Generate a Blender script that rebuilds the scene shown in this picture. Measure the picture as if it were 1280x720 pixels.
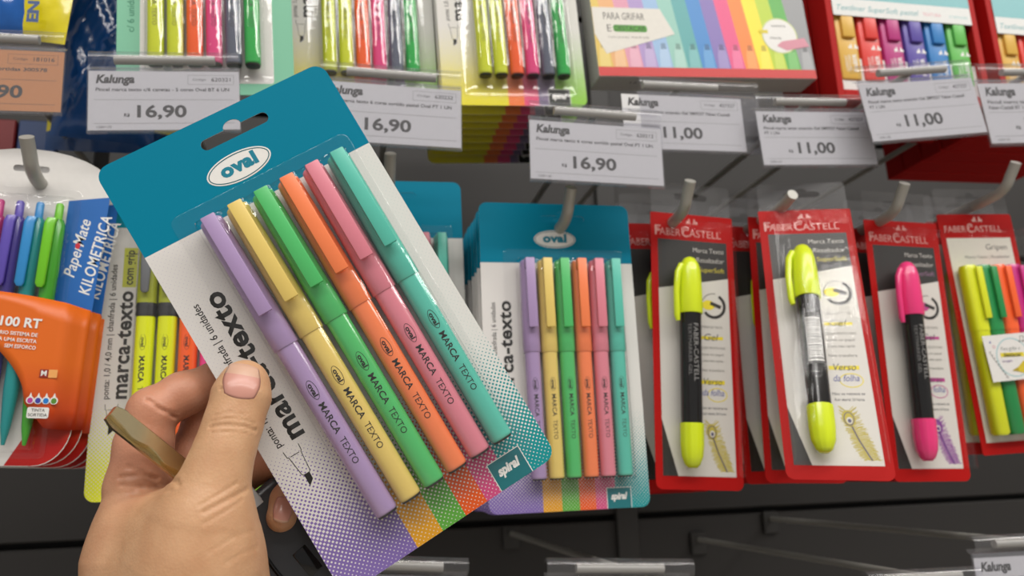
import bpy, bmesh, math, random
import numpy as np
from mathutils import Vector, Matrix, Euler

for o in list(bpy.data.objects):
    bpy.data.objects.remove(o, do_unlink=True)
scene = bpy.context.scene
COL = scene.collection
rnd = random.Random(7)

# ------------------------------------------------------------------ camera
FPX = 1000.0
CAM = np.array([0.0, 0.0, 1.40])
_d = np.array([-210, 240, FPX]); _d = _d / np.linalg.norm(_d)
_v = np.array([-160, -4560, FPX]); _v = _v - _d * (_v @ _d); _v = _v / np.linalg.norm(_v)
_h = np.cross(_d, _v); _h = _h / np.linalg.norm(_h)
RW = np.stack([_h, _d, _v])          # camera (right, down, forward) -> world


def P(px, py, Y):
    """World point seen at a photo pixel, at distance Y from the camera towards the fixture."""
    r = RW @ np.array([(px - 640) / FPX, (py - 360) / FPX, 1.0])
    return CAM + r * (Y / r[1])


cam_data = bpy.data.cameras.new('camera')
cam = bpy.data.objects.new('camera', cam_data)
COL.objects.link(cam)
cam_data.sensor_width = 36.0
cam_data.lens = FPX / 1280 * 36
cam_data.clip_start = 0.02
cam_data.clip_end = 60
m3 = Matrix(((RW[0][0], -RW[0][1], -RW[0][2]), (RW[1][0], -RW[1][1], -RW[1][2]), (RW[2][0], -RW[2][1], -RW[2][2])))
cam.matrix_world = Matrix.Translation(Vector(CAM)) @ m3.to_4x4()
cam_data.dof.use_dof = True
cam_data.dof.focus_distance = 0.352
cam_data.dof.aperture_fstop = 11.0
scene.camera = cam

# ------------------------------------------------------------------ light
world = bpy.data.worlds.new('world')
scene.world = world
world.use_nodes = True
wb = world.node_tree.nodes['Background']
wb.inputs[0].default_value = (1.0, 0.975, 0.95, 1)
wb.inputs[1].default_value = 0.36


def area(name, loc, sx, sy, watts, target, col=(1, 0.97, 0.93)):
    l = bpy.data.lights.new(name, 'AREA')
    l.shape = 'RECTANGLE'; l.size = sx; l.size_y = sy; l.energy = watts; l.color = col
    o = bpy.data.objects.new(name, l); COL.objects.link(o)
    o.location = loc
    o.rotation_euler = (Vector(target) - Vector(loc)).to_track_quat('-Z', 'Y').to_euler()
    return o


# the store's fluorescent ceiling rows above the aisle, outside the picture, shining straight down
area('ceiling_row_near_offscreen', (0.2, -0.65, 3.1), 3.6, 0.30, 38, (0.2, -0.65, 0.0))
area('ceiling_row_far_offscreen', (0.3, -1.45, 3.1), 3.6, 0.30, 66, (0.3, -1.45, 0.0))
area('ceiling_row_cross_offscreen', (2.4, -0.9, 3.1), 0.4, 1.6, 30, (2.4, -0.9, 0.0))

vs = scene.view_settings
vs.view_transform = 'Standard'
vs.look = 'None'
vs.gamma = 1.0
vs.use_curve_mapping = False
vs.exposure = -0.10


# ------------------------------------------------------------------ materials
def lin(hx):
    hx = hx.lstrip('#')
    out = []
    for i in (0, 2, 4):
        c = int(hx[i:i + 2], 16) / 255
        out.append(c / 12.92 if c <= 0.04045 else ((c + 0.055) / 1.055) ** 2.4)
    return (*out, 1.0)


MATS = {}


def mat(hx, rough=0.5, noise=0.05, nscale=300.0, bump=0.0, metal=0.0, spec=0.5, trans=0.0, coat=0.0, name=None):
    key = (hx, rough, noise, nscale, bump, metal, spec, trans, coat)
    if key in MATS:
        return MATS[key]
    m = bpy.data.materials.new(name or 'surface_' + hx.lstrip('#'))
    m.use_nodes = True
    nt = m.node_tree
    b = nt.nodes['Principled BSDF']
    tc = nt.nodes.new('ShaderNodeTexCoord')
    nz = nt.nodes.new('ShaderNodeTexNoise')
    nz.inputs['Scale'].default_value = nscale
    nz.inputs['Detail'].default_value = 3
    nt.links.new(tc.outputs['Object'], nz.inputs['Vector'])
    mx = nt.nodes.new('ShaderNodeMix'); mx.data_type = 'RGBA'
    c = lin(hx)
    mx.inputs[6].default_value = tuple(x * (1 - noise) for x in c[:3]) + (1,)
    mx.inputs[7].default_value = tuple(min(1, x * (1 + noise)) for x in c[:3]) + (1,)
    nt.links.new(nz.outputs['Fac'], mx.inputs[0])
    nt.links.new(mx.outputs[2], b.inputs['Base Color'])
    b.inputs['Roughness'].default_value = rough
    b.inputs['Metallic'].default_value = metal
    b.inputs['Specular IOR Level'].default_value = spec
    b.inputs['Coat Weight'].default_value = coat
    b.inputs['Coat Roughness'].default_value = 0.08
    if trans:
        b.inputs['Transmission Weight'].default_value = trans
    if bump:
        bp = nt.nodes.new('ShaderNodeBump')
        bp.inputs['Strength'].default_value = bump
        bp.inputs['Distance'].default_value = 0.0006
        nt.links.new(nz.outputs['Fac'], bp.inputs['Height'])
        nt.links.new(bp.outputs['Normal'], b.inputs['Normal'])
    MATS[key] = m
    return m


def clear(name, tint=(1, 1, 1), gloss=1.0, rough=0.06, bump=0.0, nscale=120.0, haze=0.0):
    """Thin clear plastic: transmits straight through, mirrors by Fresnel, a little milky haze."""
    key = ('clear', name)
    if key in MATS:
        return MATS[key]
    m = bpy.data.materials.new(name)
    m.use_nodes = True
    nt = m.node_tree
    nt.nodes.remove(nt.nodes['Principled BSDF'])
    out = nt.nodes['Material Output']
    tr = nt.nodes.new('ShaderNodeBsdfTransparent'); tr.inputs[0].default_value = (*tint, 1)
    gl = nt.nodes.new('ShaderNodeBsdfGlossy'); gl.inputs['Roughness'].default_value = rough
    fr = nt.nodes.new('ShaderNodeLayerWeight'); fr.inputs['Blend'].default_value = 0.5
    tc = nt.nodes.new('ShaderNodeTexCoord')
    nz = nt.nodes.new('ShaderNodeTexNoise'); nz.inputs['Scale'].default_value = nscale
    nz.inputs['Detail'].default_value = 2
    nt.links.new(tc.outputs['Object'], nz.inputs['Vector'])
    if bump:
        bp = nt.nodes.new('ShaderNodeBump'); bp.inputs['Strength'].default_value = bump
        bp.inputs['Distance'].default_value = 0.001
        nt.links.new(nz.outputs['Fac'], bp.inputs['Height'])
        nt.links.new(bp.outputs['Normal'], gl.inputs['Normal'])
        nt.links.new(bp.outputs['Normal'], fr.inputs['Normal'])
    ml = nt.nodes.new('ShaderNodeMath'); ml.operation = 'MULTIPLY'; ml.inputs[1].default_value = gloss
    ml.use_clamp = True
    pw_ = nt.nodes.new('ShaderNodeMath'); pw_.operation = 'POWER'; pw_.inputs[1].default_value = 5.0
    nt.links.new(fr.outputs['Facing'], pw_.inputs[0])
    ma_ = nt.nodes.new('ShaderNodeMath'); ma_.operation = 'MULTIPLY_ADD'; ma_.inputs[1].default_value = 0.9; ma_.inputs[2].default_value = 0.045
    nt.links.new(pw_.outputs[0], ma_.inputs[0])
    nt.links.new(ma_.outputs[0], ml.inputs[0])
    mx = nt.nodes.new('ShaderNodeMixShader')
    nt.links.new(ml.outputs[0], mx.inputs[0])
    last = tr
    if haze:
        df = nt.nodes.new('ShaderNodeBsdfDiffuse'); df.inputs[0].default_value = (.85, .85, .87, 1)
        mh = nt.nodes.new('ShaderNodeMixShader'); mh.inputs[0].default_value = haze
        nt.links.new(tr.outputs[0], mh.inputs[1]); nt.links.new(df.outputs[0], mh.inputs[2])
        last = mh
    nt.links.new(last.outputs[0], mx.inputs[1])
    nt.links.new(gl.outputs[0], mx.inputs[2])
    nt.links.new(mx.outputs[0], out.inputs[0])
    MATS[key] = m
    return m


class NB:
    """tiny node-expression builder"""
    def __init__(s, nt): s.nt = nt

    def m(s, op, a, b=None, clamp=False):
        n = s.nt.nodes.new('ShaderNodeMath'); n.operation = op; n.use_clamp = clamp
        for i, v in enumerate((a, b)):
            if v is None: continue
            if isinstance(v, (int, float)): n.inputs[i].default_value = v
            else: s.nt.links.new(v, n.inputs[i])
        return n.outputs[0]

    def mix(s, f, a, b):
        n = s.nt.nodes.new('ShaderNodeMix'); n.data_type = 'RGBA'
        for i, v in ((0, f), (6, a), (7, b)):
            if isinstance(v, (int, float, tuple)): n.inputs[i].default_value = v
            else: s.nt.links.new(v, n.inputs[i])
        return n.outputs[2]


def halftone_card(name, w, h, bands, header, white='#DAD7D3', fade=0.072, pitch=0.00165):
    """Printed card: coloured bands at the foot that fade upward through halftone dots, solid header."""
    m = bpy.data.materials.new(name); m.use_nodes = True
    nt = m.node_tree; b = nt.nodes['Principled BSDF']; nb = NB(nt)
    tc = nt.nodes.new('ShaderNodeTexCoord')
    sp = nt.nodes.new('ShaderNodeSeparateXYZ'); nt.links.new(tc.outputs['Object'], sp.inputs[0])
    x, z = sp.outputs[0], sp.outputs[2]
    un = nb.m('DIVIDE', nb.m('ADD', x, w / 2), w)
    cr = nt.nodes.new('ShaderNodeValToRGB'); cr.color_ramp.interpolation = 'CONSTANT'
    el = cr.color_ramp.elements
    el[0].position = 0; el[0].color = lin(bands[0][1])
    el[1].position = bands[1][0]; el[1].color = lin(bands[1][1])
    for p, c in bands[2:]:
        e = el.new(p); e.color = lin(c)
    nt.links.new(un, cr.inputs[0])
    k = 2 * math.pi / pitch * 0.7071
    a = nb.m('MULTIPLY', nb.m('ADD', x, z), k)
    c = nb.m('MULTIPLY', nb.m('SUBTRACT', x, z), k)
    s = nb.m('ADD', nb.m('MULTIPLY', nb.m('ADD', nb.m('COSINE', a), nb.m('COSINE', c)), 0.25), 0.5)
    cov = nb.m('ADD', nb.m('DIVIDE', z, fade), 0.06, clamp=True)
    wm = nb.m('ADD', nb.m('MULTIPLY', nb.m('SUBTRACT', s, nb.m('SUBTRACT', 1.0, cov)), 9.0), 0.5, clamp=True)
    col = nb.mix(wm, cr.outputs[0], lin(white))
    if header:
        hm = nb.m('GREATER_THAN', z, h - header[0])
        col = nb.mix(hm, col, lin(header[1]))
    # pale paper on the cut edges and the back
    ge = nt.nodes.new('ShaderNodeNewGeometry')
    tn = nt.nodes.new('ShaderNodeSeparateXYZ')
    nt.links.new(tc.outputs['Normal'], tn.inputs[0])
    edge = nb.m('GREATER_THAN', tn.outputs[1], -0.5)
    col = nb.mix(nb.m('MULTIPLY', edge, 0.85), col, lin('#DEDAD6'))
    nt.links.new(col, b.inputs['Base Color'])
    b.inputs['Roughness'].default_value = 0.45
    b.inputs['Specular IOR Level'].default_value = 0.12
    return m


# ------------------------------------------------------------------ object helpers
def link(name, data, parent=None, m=None):
    o = bpy.data.objects.new(name, data)
    COL.objects.link(o)
    if parent is not None:
        o.parent = parent
    if m is not None and data is not None:
        data.materials.clear()
        for q in (m if isinstance(m, (list, tuple)) else [m]):
            data.materials.append(q)
    return o


def thing(name, label, cat, group=None):
    o = link(name, None)
    o.empty_display_size = 0.01
    o['label'] = label; o['category'] = cat
    if group: o['group'] = group
    return o


def tag(o, label, cat, group=None):
    o['label'] = label; o['category'] = cat
    if group: o['group'] = group
    return o


def copy_tree(o, parent=None):
    c = o.copy(); COL.objects.link(c)
    if parent is not None: c.parent = parent
    for ch in o.children:
        copy_tree(ch, c)
    return c


def relabel(o, label, group=None):
    o['label'] = label
    if group: o['group'] = group
    elif 'group' in o: del o['group']
    return o


ORD = ['first', 'second', 'third', 'fourth', 'fifth', 'sixth', 'seventh', 'eighth', 'ninth', 'tenth']


def smooth(me, angle=40):
    me.polygons.foreach_set('use_smooth', [True] * len(me.polygons))
    me.update()
    try:
        me.set_sharp_from_angle(angle=math.radians(angle))
    except Exception:
        pass
    return me


def mesh(name, verts, faces, sm=None):
    me = bpy.data.meshes.new(name)
    me.from_pydata([tuple(v) for v in verts], [], faces)
    me.update()
    if sm: smooth(me, sm)
    return me


def rrect(x0, x1, z0, z1, r, n=6, rs=None):
    """outline, counter-clockwise; rs = radii (bl, br, tr, tl)"""
    rs = rs or (r, r, r, r)
    pts = []
    for (cx, cz, a0, rr) in ((x0, z0, 180, rs[0]), (x1, z0, 270, rs[1]), (x1, z1, 0, rs[2]), (x0, z1, 90, rs[3])):
        ox = cx + (rr if cx == x0 else -rr); oz = cz + (rr if cz == z0 else -rr)
        if rr <= 1e-7:
            pts.append((cx, cz)); continue
        for i in range(n + 1):
            a = math.radians(a0 + 90 * i / n)
            pts.append((ox + rr * math.cos(a), oz + rr * math.sin(a)))
    return pts


def sheet(name, outlines, t, y=0.0, bev=0.0):
    """flat sheet with holes, in the xz plane, front at y-t/2, thickness t"""
    cu = bpy.data.curves.new(name, 'CURVE'); cu.dimensions = '2D'; cu.fill_mode = 'BOTH'
    cu.extrude = t / 2
    for pts in outlines:
        s = cu.splines.new('POLY'); s.points.add(len(pts) - 1)
        for q, p in zip(s.points, pts): q.co = (p[0], p[1], 0, 1)
        s.use_cyclic_u = True
    o = bpy.data.objects.new('tmp', cu); COL.objects.link(o)
    dg = bpy.context.evaluated_depsgraph_get()
    me = bpy.data.meshes.new_from_object(o.evaluated_get(dg))
    bpy.data.objects.remove(o); bpy.data.curves.remove(cu)
    me.transform(Matrix(((1, 0, 0, 0), (0, 0, -1, y), (0, 1, 0, 0), (0, 0, 0, 1))))
    bm = bmesh.new(); bm.from_mesh(me)
    bmesh.ops.remove_doubles(bm, verts=bm.verts, dist=1e-6)
    bmesh.ops.recalc_face_normals(bm, faces=bm.faces)
    bm.to_mesh(me); bm.free()
    me.name = name
    return me


def loft(sections, n=24, caps=True, sm=45, name='loft'):
    """sections: (z, cx, cy, rx, ry, exponent) rings stacked along z"""
    V, Fc = [], []
    for (z, cx, cy, rx, ry, ex) in sections:
        for i in range(n):
            a = 2 * math.pi * i / n
            c, s = math.cos(a), math.sin(a)
            V.append((cx + rx * math.copysign(abs(c) ** (2 / ex), c), cy + ry * math.copysign(abs(s) ** (2 / ex), s), z))
    for k in range(len(sections) - 1):
        for i in range(n):
            j = (i + 1) % n
            Fc.append((k * n + i, k * n + j, (k + 1) * n + j, (k + 1) * n + i))
    if caps:
        Fc.append(tuple(reversed(range(n))))
        Fc.append(tuple((len(sections) - 1) * n + i for i in range(n)))
    return mesh(name, V, Fc, sm)


def tube(pts, r, n=10, name='tube', sm=50, closed=False):
    pts = [Vector(p) for p in pts]
    V, Fc = [], []
    up = Vector((0, 0, 1))
    N = len(pts)
    prev = None
    for i, p in enumerate(pts):
        if closed:
            t = (pts[(i + 1) % N] - pts[i - 1])
        else:
            t = (pts[min(i + 1, N - 1)] - pts[max(i - 1, 0)])
        t.normalize()
        if prev is None:
            a = t.cross(Vector((1, 0, 0)) if abs(t.x) < 0.9 else up).normalized()
        else:
            a = (prev - t * prev.dot(t)).normalized()
        prev = a
        b = t.cross(a)
        rr = r[i] if isinstance(r, (list, tuple)) else r
        for k in range(n):
            ang = 2 * math.pi * k / n
            V.append(p + (a * math.cos(ang) + b * math.sin(ang)) * rr)
    M = N if closed else N - 1
    for i in range(M):
        for k in range(n):
            l = (k + 1) % n; i2 = (i + 1) % N
            Fc.append((i * n + k, i * n + l, i2 * n + l, i2 * n + k))
    if not closed:
        Fc.append(tuple(reversed(range(n)))); Fc.append(tuple((N - 1) * n + k for k in range(n)))
    return mesh(name, V, Fc, sm)


def box(x0, x1, y0, y1, z0, z1, bev=0.0, seg=2, name='box'):
    bm = bmesh.new()
    bmesh.ops.create_cube(bm, size=1)
    for v in bm.verts:
        v.co = Vector(((x0 + x1) / 2 + v.co.x * (x1 - x0), (y0 + y1) / 2 + v.co.y * (y1 - y0), (z0 + z1) / 2 + v.co.z * (z1 - z0)))
    if bev:
        bmesh.ops.bevel(bm, geom=bm.edges[:], offset=bev, segments=seg, affect='EDGES', profile=0.5)
    me = bpy.data.meshes.new(name); bm.to_mesh(me); bm.free()
    if bev: smooth(me, 35)
    return me


def join(meshes, name='joined'):
    bm = bmesh.new()
    for me in meshes:
        bm.from_mesh(me)
    out = bpy.data.meshes.new(name); bm.to_mesh(out); bm.free()
    return out


# ------------------------------------------------------------------ lettering and flat print
TXT = {}


def text_mesh(s, bold=0.0, shear=0.0, space=1.0):
    key = (s, bold, shear, space)
    if key in TXT: return TXT[key]
    cu = bpy.data.curves.new('t', 'FONT')
    cu.body = s; cu.size = 1.0; cu.offset = bold; cu.shear = shear; cu.space_character = space
    cu.resolution_u = 3; cu.fill_mode = 'FRONT'
    o = bpy.data.objects.new('t', cu); COL.objects.link(o)
    dg = bpy.context.evaluated_depsgraph_get()
    me = bpy.data.meshes.new_from_object(o.evaluated_get(dg))
    V = np.array([v.co[:2] for v in me.vertices]) if len(me.vertices) else np.zeros((0, 2))
    Fc = [tuple(p.vertices) for p in me.polygons]
    bpy.data.objects.remove(o); bpy.data.curves.remove(cu); bpy.data.meshes.remove(me)
    TXT[key] = (V, Fc)
    return TXT[key]


class Print:
    """Flat ink on a face: polygons in (u, v) metres, each with a material, stacked in thin layers."""
    def __init__(s, y=0.0, bend=None):
        s.y = y; s.V = []; s.F = []; s.mi = []; s.mats = []; s.layer = 0; s.bend = bend

    def _m(s, m):
        if m not in s.mats: s.mats.append(m)
        return s.mats.index(m)

    def add(s, pts, faces, m, layer=None):
        L = s.layer if layer is None else layer
        b = len(s.V); k = s.m_index = s._m(m)
        for (u, v) in pts:
            yy = s.y - 0.00005 - L * 0.00005
            if s.bend: yy = s.bend(u) - 0.0001 - L * 0.00005
            s.V.append((u, yy, v))
        for f in faces:
            s.F.append(tuple(b + i for i in f)); s.mi.append(k)

    def poly(s, pts, m, layer=None):
        a = sum(pts[i][0] * pts[(i + 1) % len(pts)][1] - pts[(i + 1) % len(pts)][0] * pts[i][1] for i in range(len(pts)))
        if a < 0: pts = list(reversed(pts))
        s.add(pts, [tuple(range(len(pts)))], m, layer)

    def rect(s, u0, u1, v0, v1, m, layer=None, r=0):
        s.poly(rrect(u0, u1, v0, v1, r, 4) if r else [(u0, v0), (u1, v0), (u1, v1), (u0, v1)], m, layer)

    def ell(s, cu, cv, ru, rv, m, layer=None, n=28, rot=0):
        c, q = math.cos(rot), math.sin(rot)
        s.poly([(cu + ru * math.cos(t) * c - rv * math.sin(t) * q, cv + ru * math.cos(t) * q + rv * math.sin(t) * c)
                for t in (2 * math.pi * i / n for i in range(n))], m, layer)

    def ring(s, cu, cv, ru, rv, wd, m, layer=None, n=32, a0=0, a1=360):
        full = a1 - a0 >= 360
        N = n if full else n + 1
        pts = []
        for i in range(N):
            t = math.radians(a0 + (a1 - a0) * i / n)
            pts.append((cu + ru * math.cos(t), cv + rv * math.sin(t)))
            pts.append((cu + (ru - wd) * math.cos(t), cv + (rv - wd) * math.sin(t)))
        fs = []
        for i in range(n):
            j = (i + 1) % N
            fs.append((2 * i, 2 * j, 2 * j + 1, 2 * i + 1))
        s.add(pts, fs, m, layer)

    def line(s, pts, wd, m, layer=None):
        for (a, b) in zip(pts[:-1], pts[1:]):
            d = Vector((b[0] - a[0], b[1] - a[1]))
            if d.length < 1e-9: continue
            d.normalize(); n = Vector((-d.y, d.x)) * wd / 2
            s.poly([(a[0] + n.x, a[1] + n.y), (a[0] - n.x, a[1] - n.y), (b[0] - n.x, b[1] - n.y), (b[0] + n.x, b[1] + n.y)], m, layer)

    def text(s, t, u, v, cap, m, width=None, align='l', rot=0.0, bold=0.0, shear=0.0, layer=None, space=1.0):
        """baseline start at (u, v); cap = capital height; width stretches the line to that length"""
        V, Fc = text_mesh(t, bold, shear, space)
        if not len(V): return
        H = text_mesh('H')[0]
        sc = cap / (H[:, 1].max() - H[:, 1].min())
        A = V - np.array([V[:, 0].min(), 0.0])
        sx = sc
        if width: sx = width / A[:, 0].max()
        A = A * np.array([sx, sc])
        ln = A[:, 0].max()
        if align == 'c': A[:, 0] -= ln / 2
        if align == 'r': A[:, 0] -= ln
        c, q = math.cos(rot), math.sin(rot)
        B = np.stack([u + A[:, 0] * c - A[:, 1] * q, v + A[:, 0] * q + A[:, 1] * c], 1)
        s.add([tuple(b) for b in B], Fc, m, layer)

    def build(s, name, parent):
        me = bpy.data.meshes.new(name)
        me.from_pydata(s.V, [], s.F)
        for m in s.mats: me.materials.append(m)
        me.polygons.foreach_set('material_index', s.mi)
        me.update()
        return link(name, me, parent)


INK = mat('#1B1917', 0.5, name='black_ink')
GREYINK = mat('#4A4746', 0.6, name='grey_ink')
PAPER = mat('#DAD7D3', 0.55, name='white_paper')
WHITE = mat('#E4E2DE', 0.45, name='white_print')
TEAL = mat('#0A7C93', 0.4, name='teal_print')
BLISTER = clear('blister_plastic', gloss=1.15, rough=0.05, bump=0.10, nscale=160)
HOLDER = clear('tag_holder_plastic', tint=(.93, .93, .95), gloss=1.1, rough=0.05, haze=0.045)
FILM = clear('cellophane_film', tint=(.97, .97, .97), gloss=1.2, rough=0.08, bump=0.5, nscale=55)
METAL = mat('#A5A39C', 0.42, metal=0.25, name='grey_coated_steel')
M = 0.001

# ================================================================== SETTING
WALLY = 0.86
wallm = mat('#24211F', 0.55, noise=0.12, nscale=9, name='charcoal_panel')
railm = mat('#2B2927', 0.5, noise=0.1, nscale=14, name='dark_rail')


def struct(name, me, m, parent=None):
    o = link(name, me, parent, m)
    if parent is None: o['kind'] = 'structure'
    return o


wall = struct('wall_back', box(-1.6, 2.2, WALLY + 0.02, WALLY + 0.06, 0, 3.2), mat('#191817', 0.7, name='fixture_core'))
zz = 0.30
while zz < 2.7:
    for i in range(4):
        x0 = -1.5 + i * 0.9
        struct('panel', box(x0 + 0.0015, x0 + 0.8985, WALLY, WALLY + 0.022, zz + 0.003, zz + 0.147, 0.0015, 1), wallm, wall)
    zz += 0.150
for x in (-1.5, -0.6, 0.3, 1.2, 2.1):
    struct('upright', box(x - 0.012, x + 0.012, WALLY - 0.006, WALLY + 0.01, 0.25, 2.7, 0.001, 1), railm, wall)
struct('floor', box(-4, 5, -4, 3, -0.05, 0.0), mat('#B9B2A8', 0.4, noise=0.08, nscale=3, name='store_floor'))
base = struct('trim_1', box(-1.5, 2.1, WALLY - 0.45, WALLY, 0.02, 0.28, 0.004, 1), railm)
struct('ceiling', box(-4, 5, -4, 3, 3.2, 3.25), mat('#D8D5D0', 0.8, name='ceiling_tile'))

# ================================================================== PASTEL HIGHLIGHTER PACK
PW, PH = 0.110, 0.212


def oval_logo(pr, cu, cv, ru, rv, paper, ring, ink, layer=1):
    pr.ell(cu, cv, ru, rv, paper, layer, 36)
    pr.ring(cu, cv, ru * 0.955, rv * 0.91, ru * 0.03, ring, layer + 1, 36)
    cap = rv * 0.84
    pr.text('oval', cu, cv - cap * 0.36, cap, ink, width=ru * 1.14, align='c', bold=0.055, layer=layer + 1, space=1.08)


def cyl_bend(rx, ry, ex):
    def f(u):
        q = min(0.98, abs(u) / rx)
        return -ry * (1 - q ** ex) ** (1 / ex)
    return f


PEN_L = 0.147
E_BARREL = (5.1 * M, 4.7 * M, 2.5)
_b = loft([(0.0, 0, 0, 4.3 * M, 3.9 * M, 2.5), (0.5 * M, 0, 0, 4.9 * M, 4.5 * M, 2.5), (1.5 * M, 0, 0, 5.1 * M, 4.7 * M, 2.5),
           (84 * M, 0, 0, 5.15 * M, 4.75 * M, 2.5)], 24)
_c = loft([(83.0 * M, 0, 0, 5.5 * M, 5.1 * M, 2.5), (83.4 * M, 0, 0, 5.75 * M, 5.35 * M, 2.5), (100 * M, 0, 0, 5.75 * M, 5.3 * M, 2.5),
           (144 * M, 0, 0, 5.2 * M, 4.9 * M, 2.6), (146.3 * M, 0, 0, 4.9 * M, 4.6 * M, 2.6), (147 * M, 0, 0, 4.2 * M, 3.9 * M, 2.6)], 24)
_k = join([box(-3.2 * M, 3.2 * M, -10.0 * M, -7.8 * M, 99 * M, 147 * M, 0.5 * M), box(-3.2 * M, 3.2 * M, -9.0 * M, -3.0 * M, 140 * M, 147 * M, 0.5 * M),
           box(-1.2 * M, 1.2 * M, -9.0 * M, -4.6 * M, 99.4 * M, 103 * M, 0.3 * M)])
smooth(_k, 35)
_e = loft([(-0.7 * M, 0, 0, 4.4 * M, 4.0 * M, 2.5), (0.05 * M, 0, 0, 4.6 * M, 4.2 * M, 2.5)], 24)


def pen_parts(root, hx, u, ztop, clip_hx=None, body_hx=None, endm=None, lean=0.0):
    """one capped highlighter hanging cap-up: barrel (part) with cap, clip, end plug, lettering (sub-parts)"""
    z0 = ztop - PEN_L
    bm_ = mat(body_hx or hx, 0.24, 0.02, coat=0.7)
    b = link('highlighter', _b.copy(), root, bm_)
    b.location = (u, -6.0 * M, z0)
    b.rotation_euler = (0, lean, 0)
    link('cap', _c.copy(), b, mat(hx, 0.33, 0.03, coat=0.15))
    link('clip', _k.copy(), b, mat(clip_hx or hx, 0.36, 0.03))
    link('end_plug', _e.copy(), b, endm or mat('#1F1E1D', 0.5))
    pr = Print(bend=cyl_bend(*E_BARREL))
    R = -math.pi / 2
    pr.ring(0, 61.2 * M, 1.9 * M, 4.6 * M, 0.22 * M, INK, 0, 24)
    pr.text('oval', -0.95 * M, 64.2 * M, 2.0 * M, INK, width=6.0 * M, rot=R, bold=0.03, layer=1)
    pr.text('MARCA', -1.25 * M, 54.6 * M, 2.75 * M, INK, width=14.6 * M, rot=R, bold=0.014)
    pr.text('TEXTO', -1.25 * M, 37.6 * M, 2.75 * M, INK, width=12.4 * M, rot=R, bold=-0.004)
    pr.build('lettering', b)
    return b


def blister_mesh(u0, u1, v0, v1, centres, hgt=12.5 * M, scal=2.2 * M, flange=None, seed=1, pitch=12 * M):
    """vacuum-formed dome following the pens, on a flat flange"""
    r2 = random.Random(seed)
    us = sorted(set([u0 - 0.2 * M, u0, u0 + 0.6 * M, u0 + 1.4 * M] + list(np.linspace(u0 + 2.5 * M, u1 - 2.5 * M, 56)) + [u1 - 1.4 * M, u1 - 0.6 * M, u1, u1 + 0.2 * M]))
    vs_ = sorted(set([v0 - 0.2 * M, v0, v0 + 0.6 * M, v0 + 1.4 * M] + list(np.linspace(v0 + 3 * M, v1 - 8 * M, 26)) + list(np.linspace(v1 - 7 * M, v1 - 1.6 * M, 6)) + [v1 - 0.6 * M, v1, v1 + 0.2 * M]))
    V, Fc = [], []
    for v in vs_:
        for u in us:
            du = min(u - u0, u1 - u); dv = min(v - v0, v1 - v)
            e = min(du, dv)
            if e <= 0: hh = 0.0 if e < -1e-5 else 0.0
            else:
                k = min(1, e / (2.2 * M)); hh = hgt * (1 - (1 - k) ** 2.4)
                dc = min(abs(u - c) for c in centres)
                hh -= scal * min(1, (dc / (pitch / 2)) ** 2) * k
                hh += (r2.random() - .5) * (1.7 * M if v > v1 - 9 * M else 0.35 * M) * k
            V.append((u, -hh - 0.3 * M, v))
    n = len(us)
    for j in range(len(vs_) - 1):
        for i in range(n - 1):
            a = j * n + i
            Fc.append((a, a + 1, a + n + 1, a + n))
    if flange:
        b = len(V)
        f0, f1, g0, g1 = flange
        out = rrect(f0, f1, g0, g1, 4 * M, 5)
        inn = [(min(max(p[0], u0 - 0.2 * M), u1 + 0.2 * M), min(max(p[1], v0 - 0.2 * M), v1 + 0.2 * M)) for p in out]
        cx_, cz_ = (f0 + f1) / 2, (g0 + g1) / 2
        for p, q in zip(out, inn):          # rolled lip round the flange, then the flat flange
            dx, dz = math.copysign(1, cx_ - p[0]), math.copysign(1, cz_ - p[1])
            V.append((p[0], -0.2 * M, p[1]))
            V.append((p[0] + dx * .35 * M, -0.5 * M, p[1] + dz * .35 * M))
            V.append((p[0] + dx * .8 * M, -0.3 * M, p[1] + dz * .8 * M))
            V.append((q[0], -0.3 * M, q[1]))
        N = len(out)
        for i in range(N):
            j = (i + 1) % N
            for k in range(3):
                Fc.append((b + 4 * i + k, b + 4 * j + k, b + 4 * j + k + 1, b + 4 * i + k + 1))
    return mesh('blister', V, Fc, 70)


def card_outline(w, h, r=6 * M, n=6, rs=None):
    return rrect(-w / 2, w / 2, 0, h, r, n, rs)


def euro_hole(cx, cz, half=16.2 * M, r=2.5 * M, bump=4.2 * M):
    pts = []
    for i in range(9):
        a = math.radians(90 + 180 * i / 8)
        pts.append((cx - half + r + r * math.cos(a), cz + r * math.sin(a)))
    pts.append((cx - 2, 0)) if False else None
    for i in range(9):
        a = math.radians(-90 + 180 * i / 8)
        pts.append((cx + half - r + r * math.cos(a), cz + r * math.sin(a)))
    for i in range(9):
        a = math.radians(0 + 180 * i / 8)
        pts.append((cx + bump * math.cos(a), cz + r + (bump * 0.75) * math.sin(a)))
    return pts


def marker_icon(pr, X, Z, s=1.0):
    """line drawing of a chisel-tip pen, tip down, at left x X and top z Z (mm scale s)"""
    q = lambda a, b: (X + a * M * s, Z + b * M * s)
    wd = 0.32 * M * s
    pr.line([q(0, 0), q(0.3, -3.2), q(0.9, -3.3), q(2.0, -12.3), q(2.6, -13.0), q(5.4, -13.0), q(5.9, -12.3), q(6.6, -3.3), q(7.0, -3.2), q(7.2, 0)], wd, INK)
    pr.line([q(1.6, -3.4), q(5.8, -3.4)], wd, INK)
    pr.poly([q(2.7, -13.1), q(5.3, -13.1), q(5.2, -16.2), q(2.6, -18.4)], INK)


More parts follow.
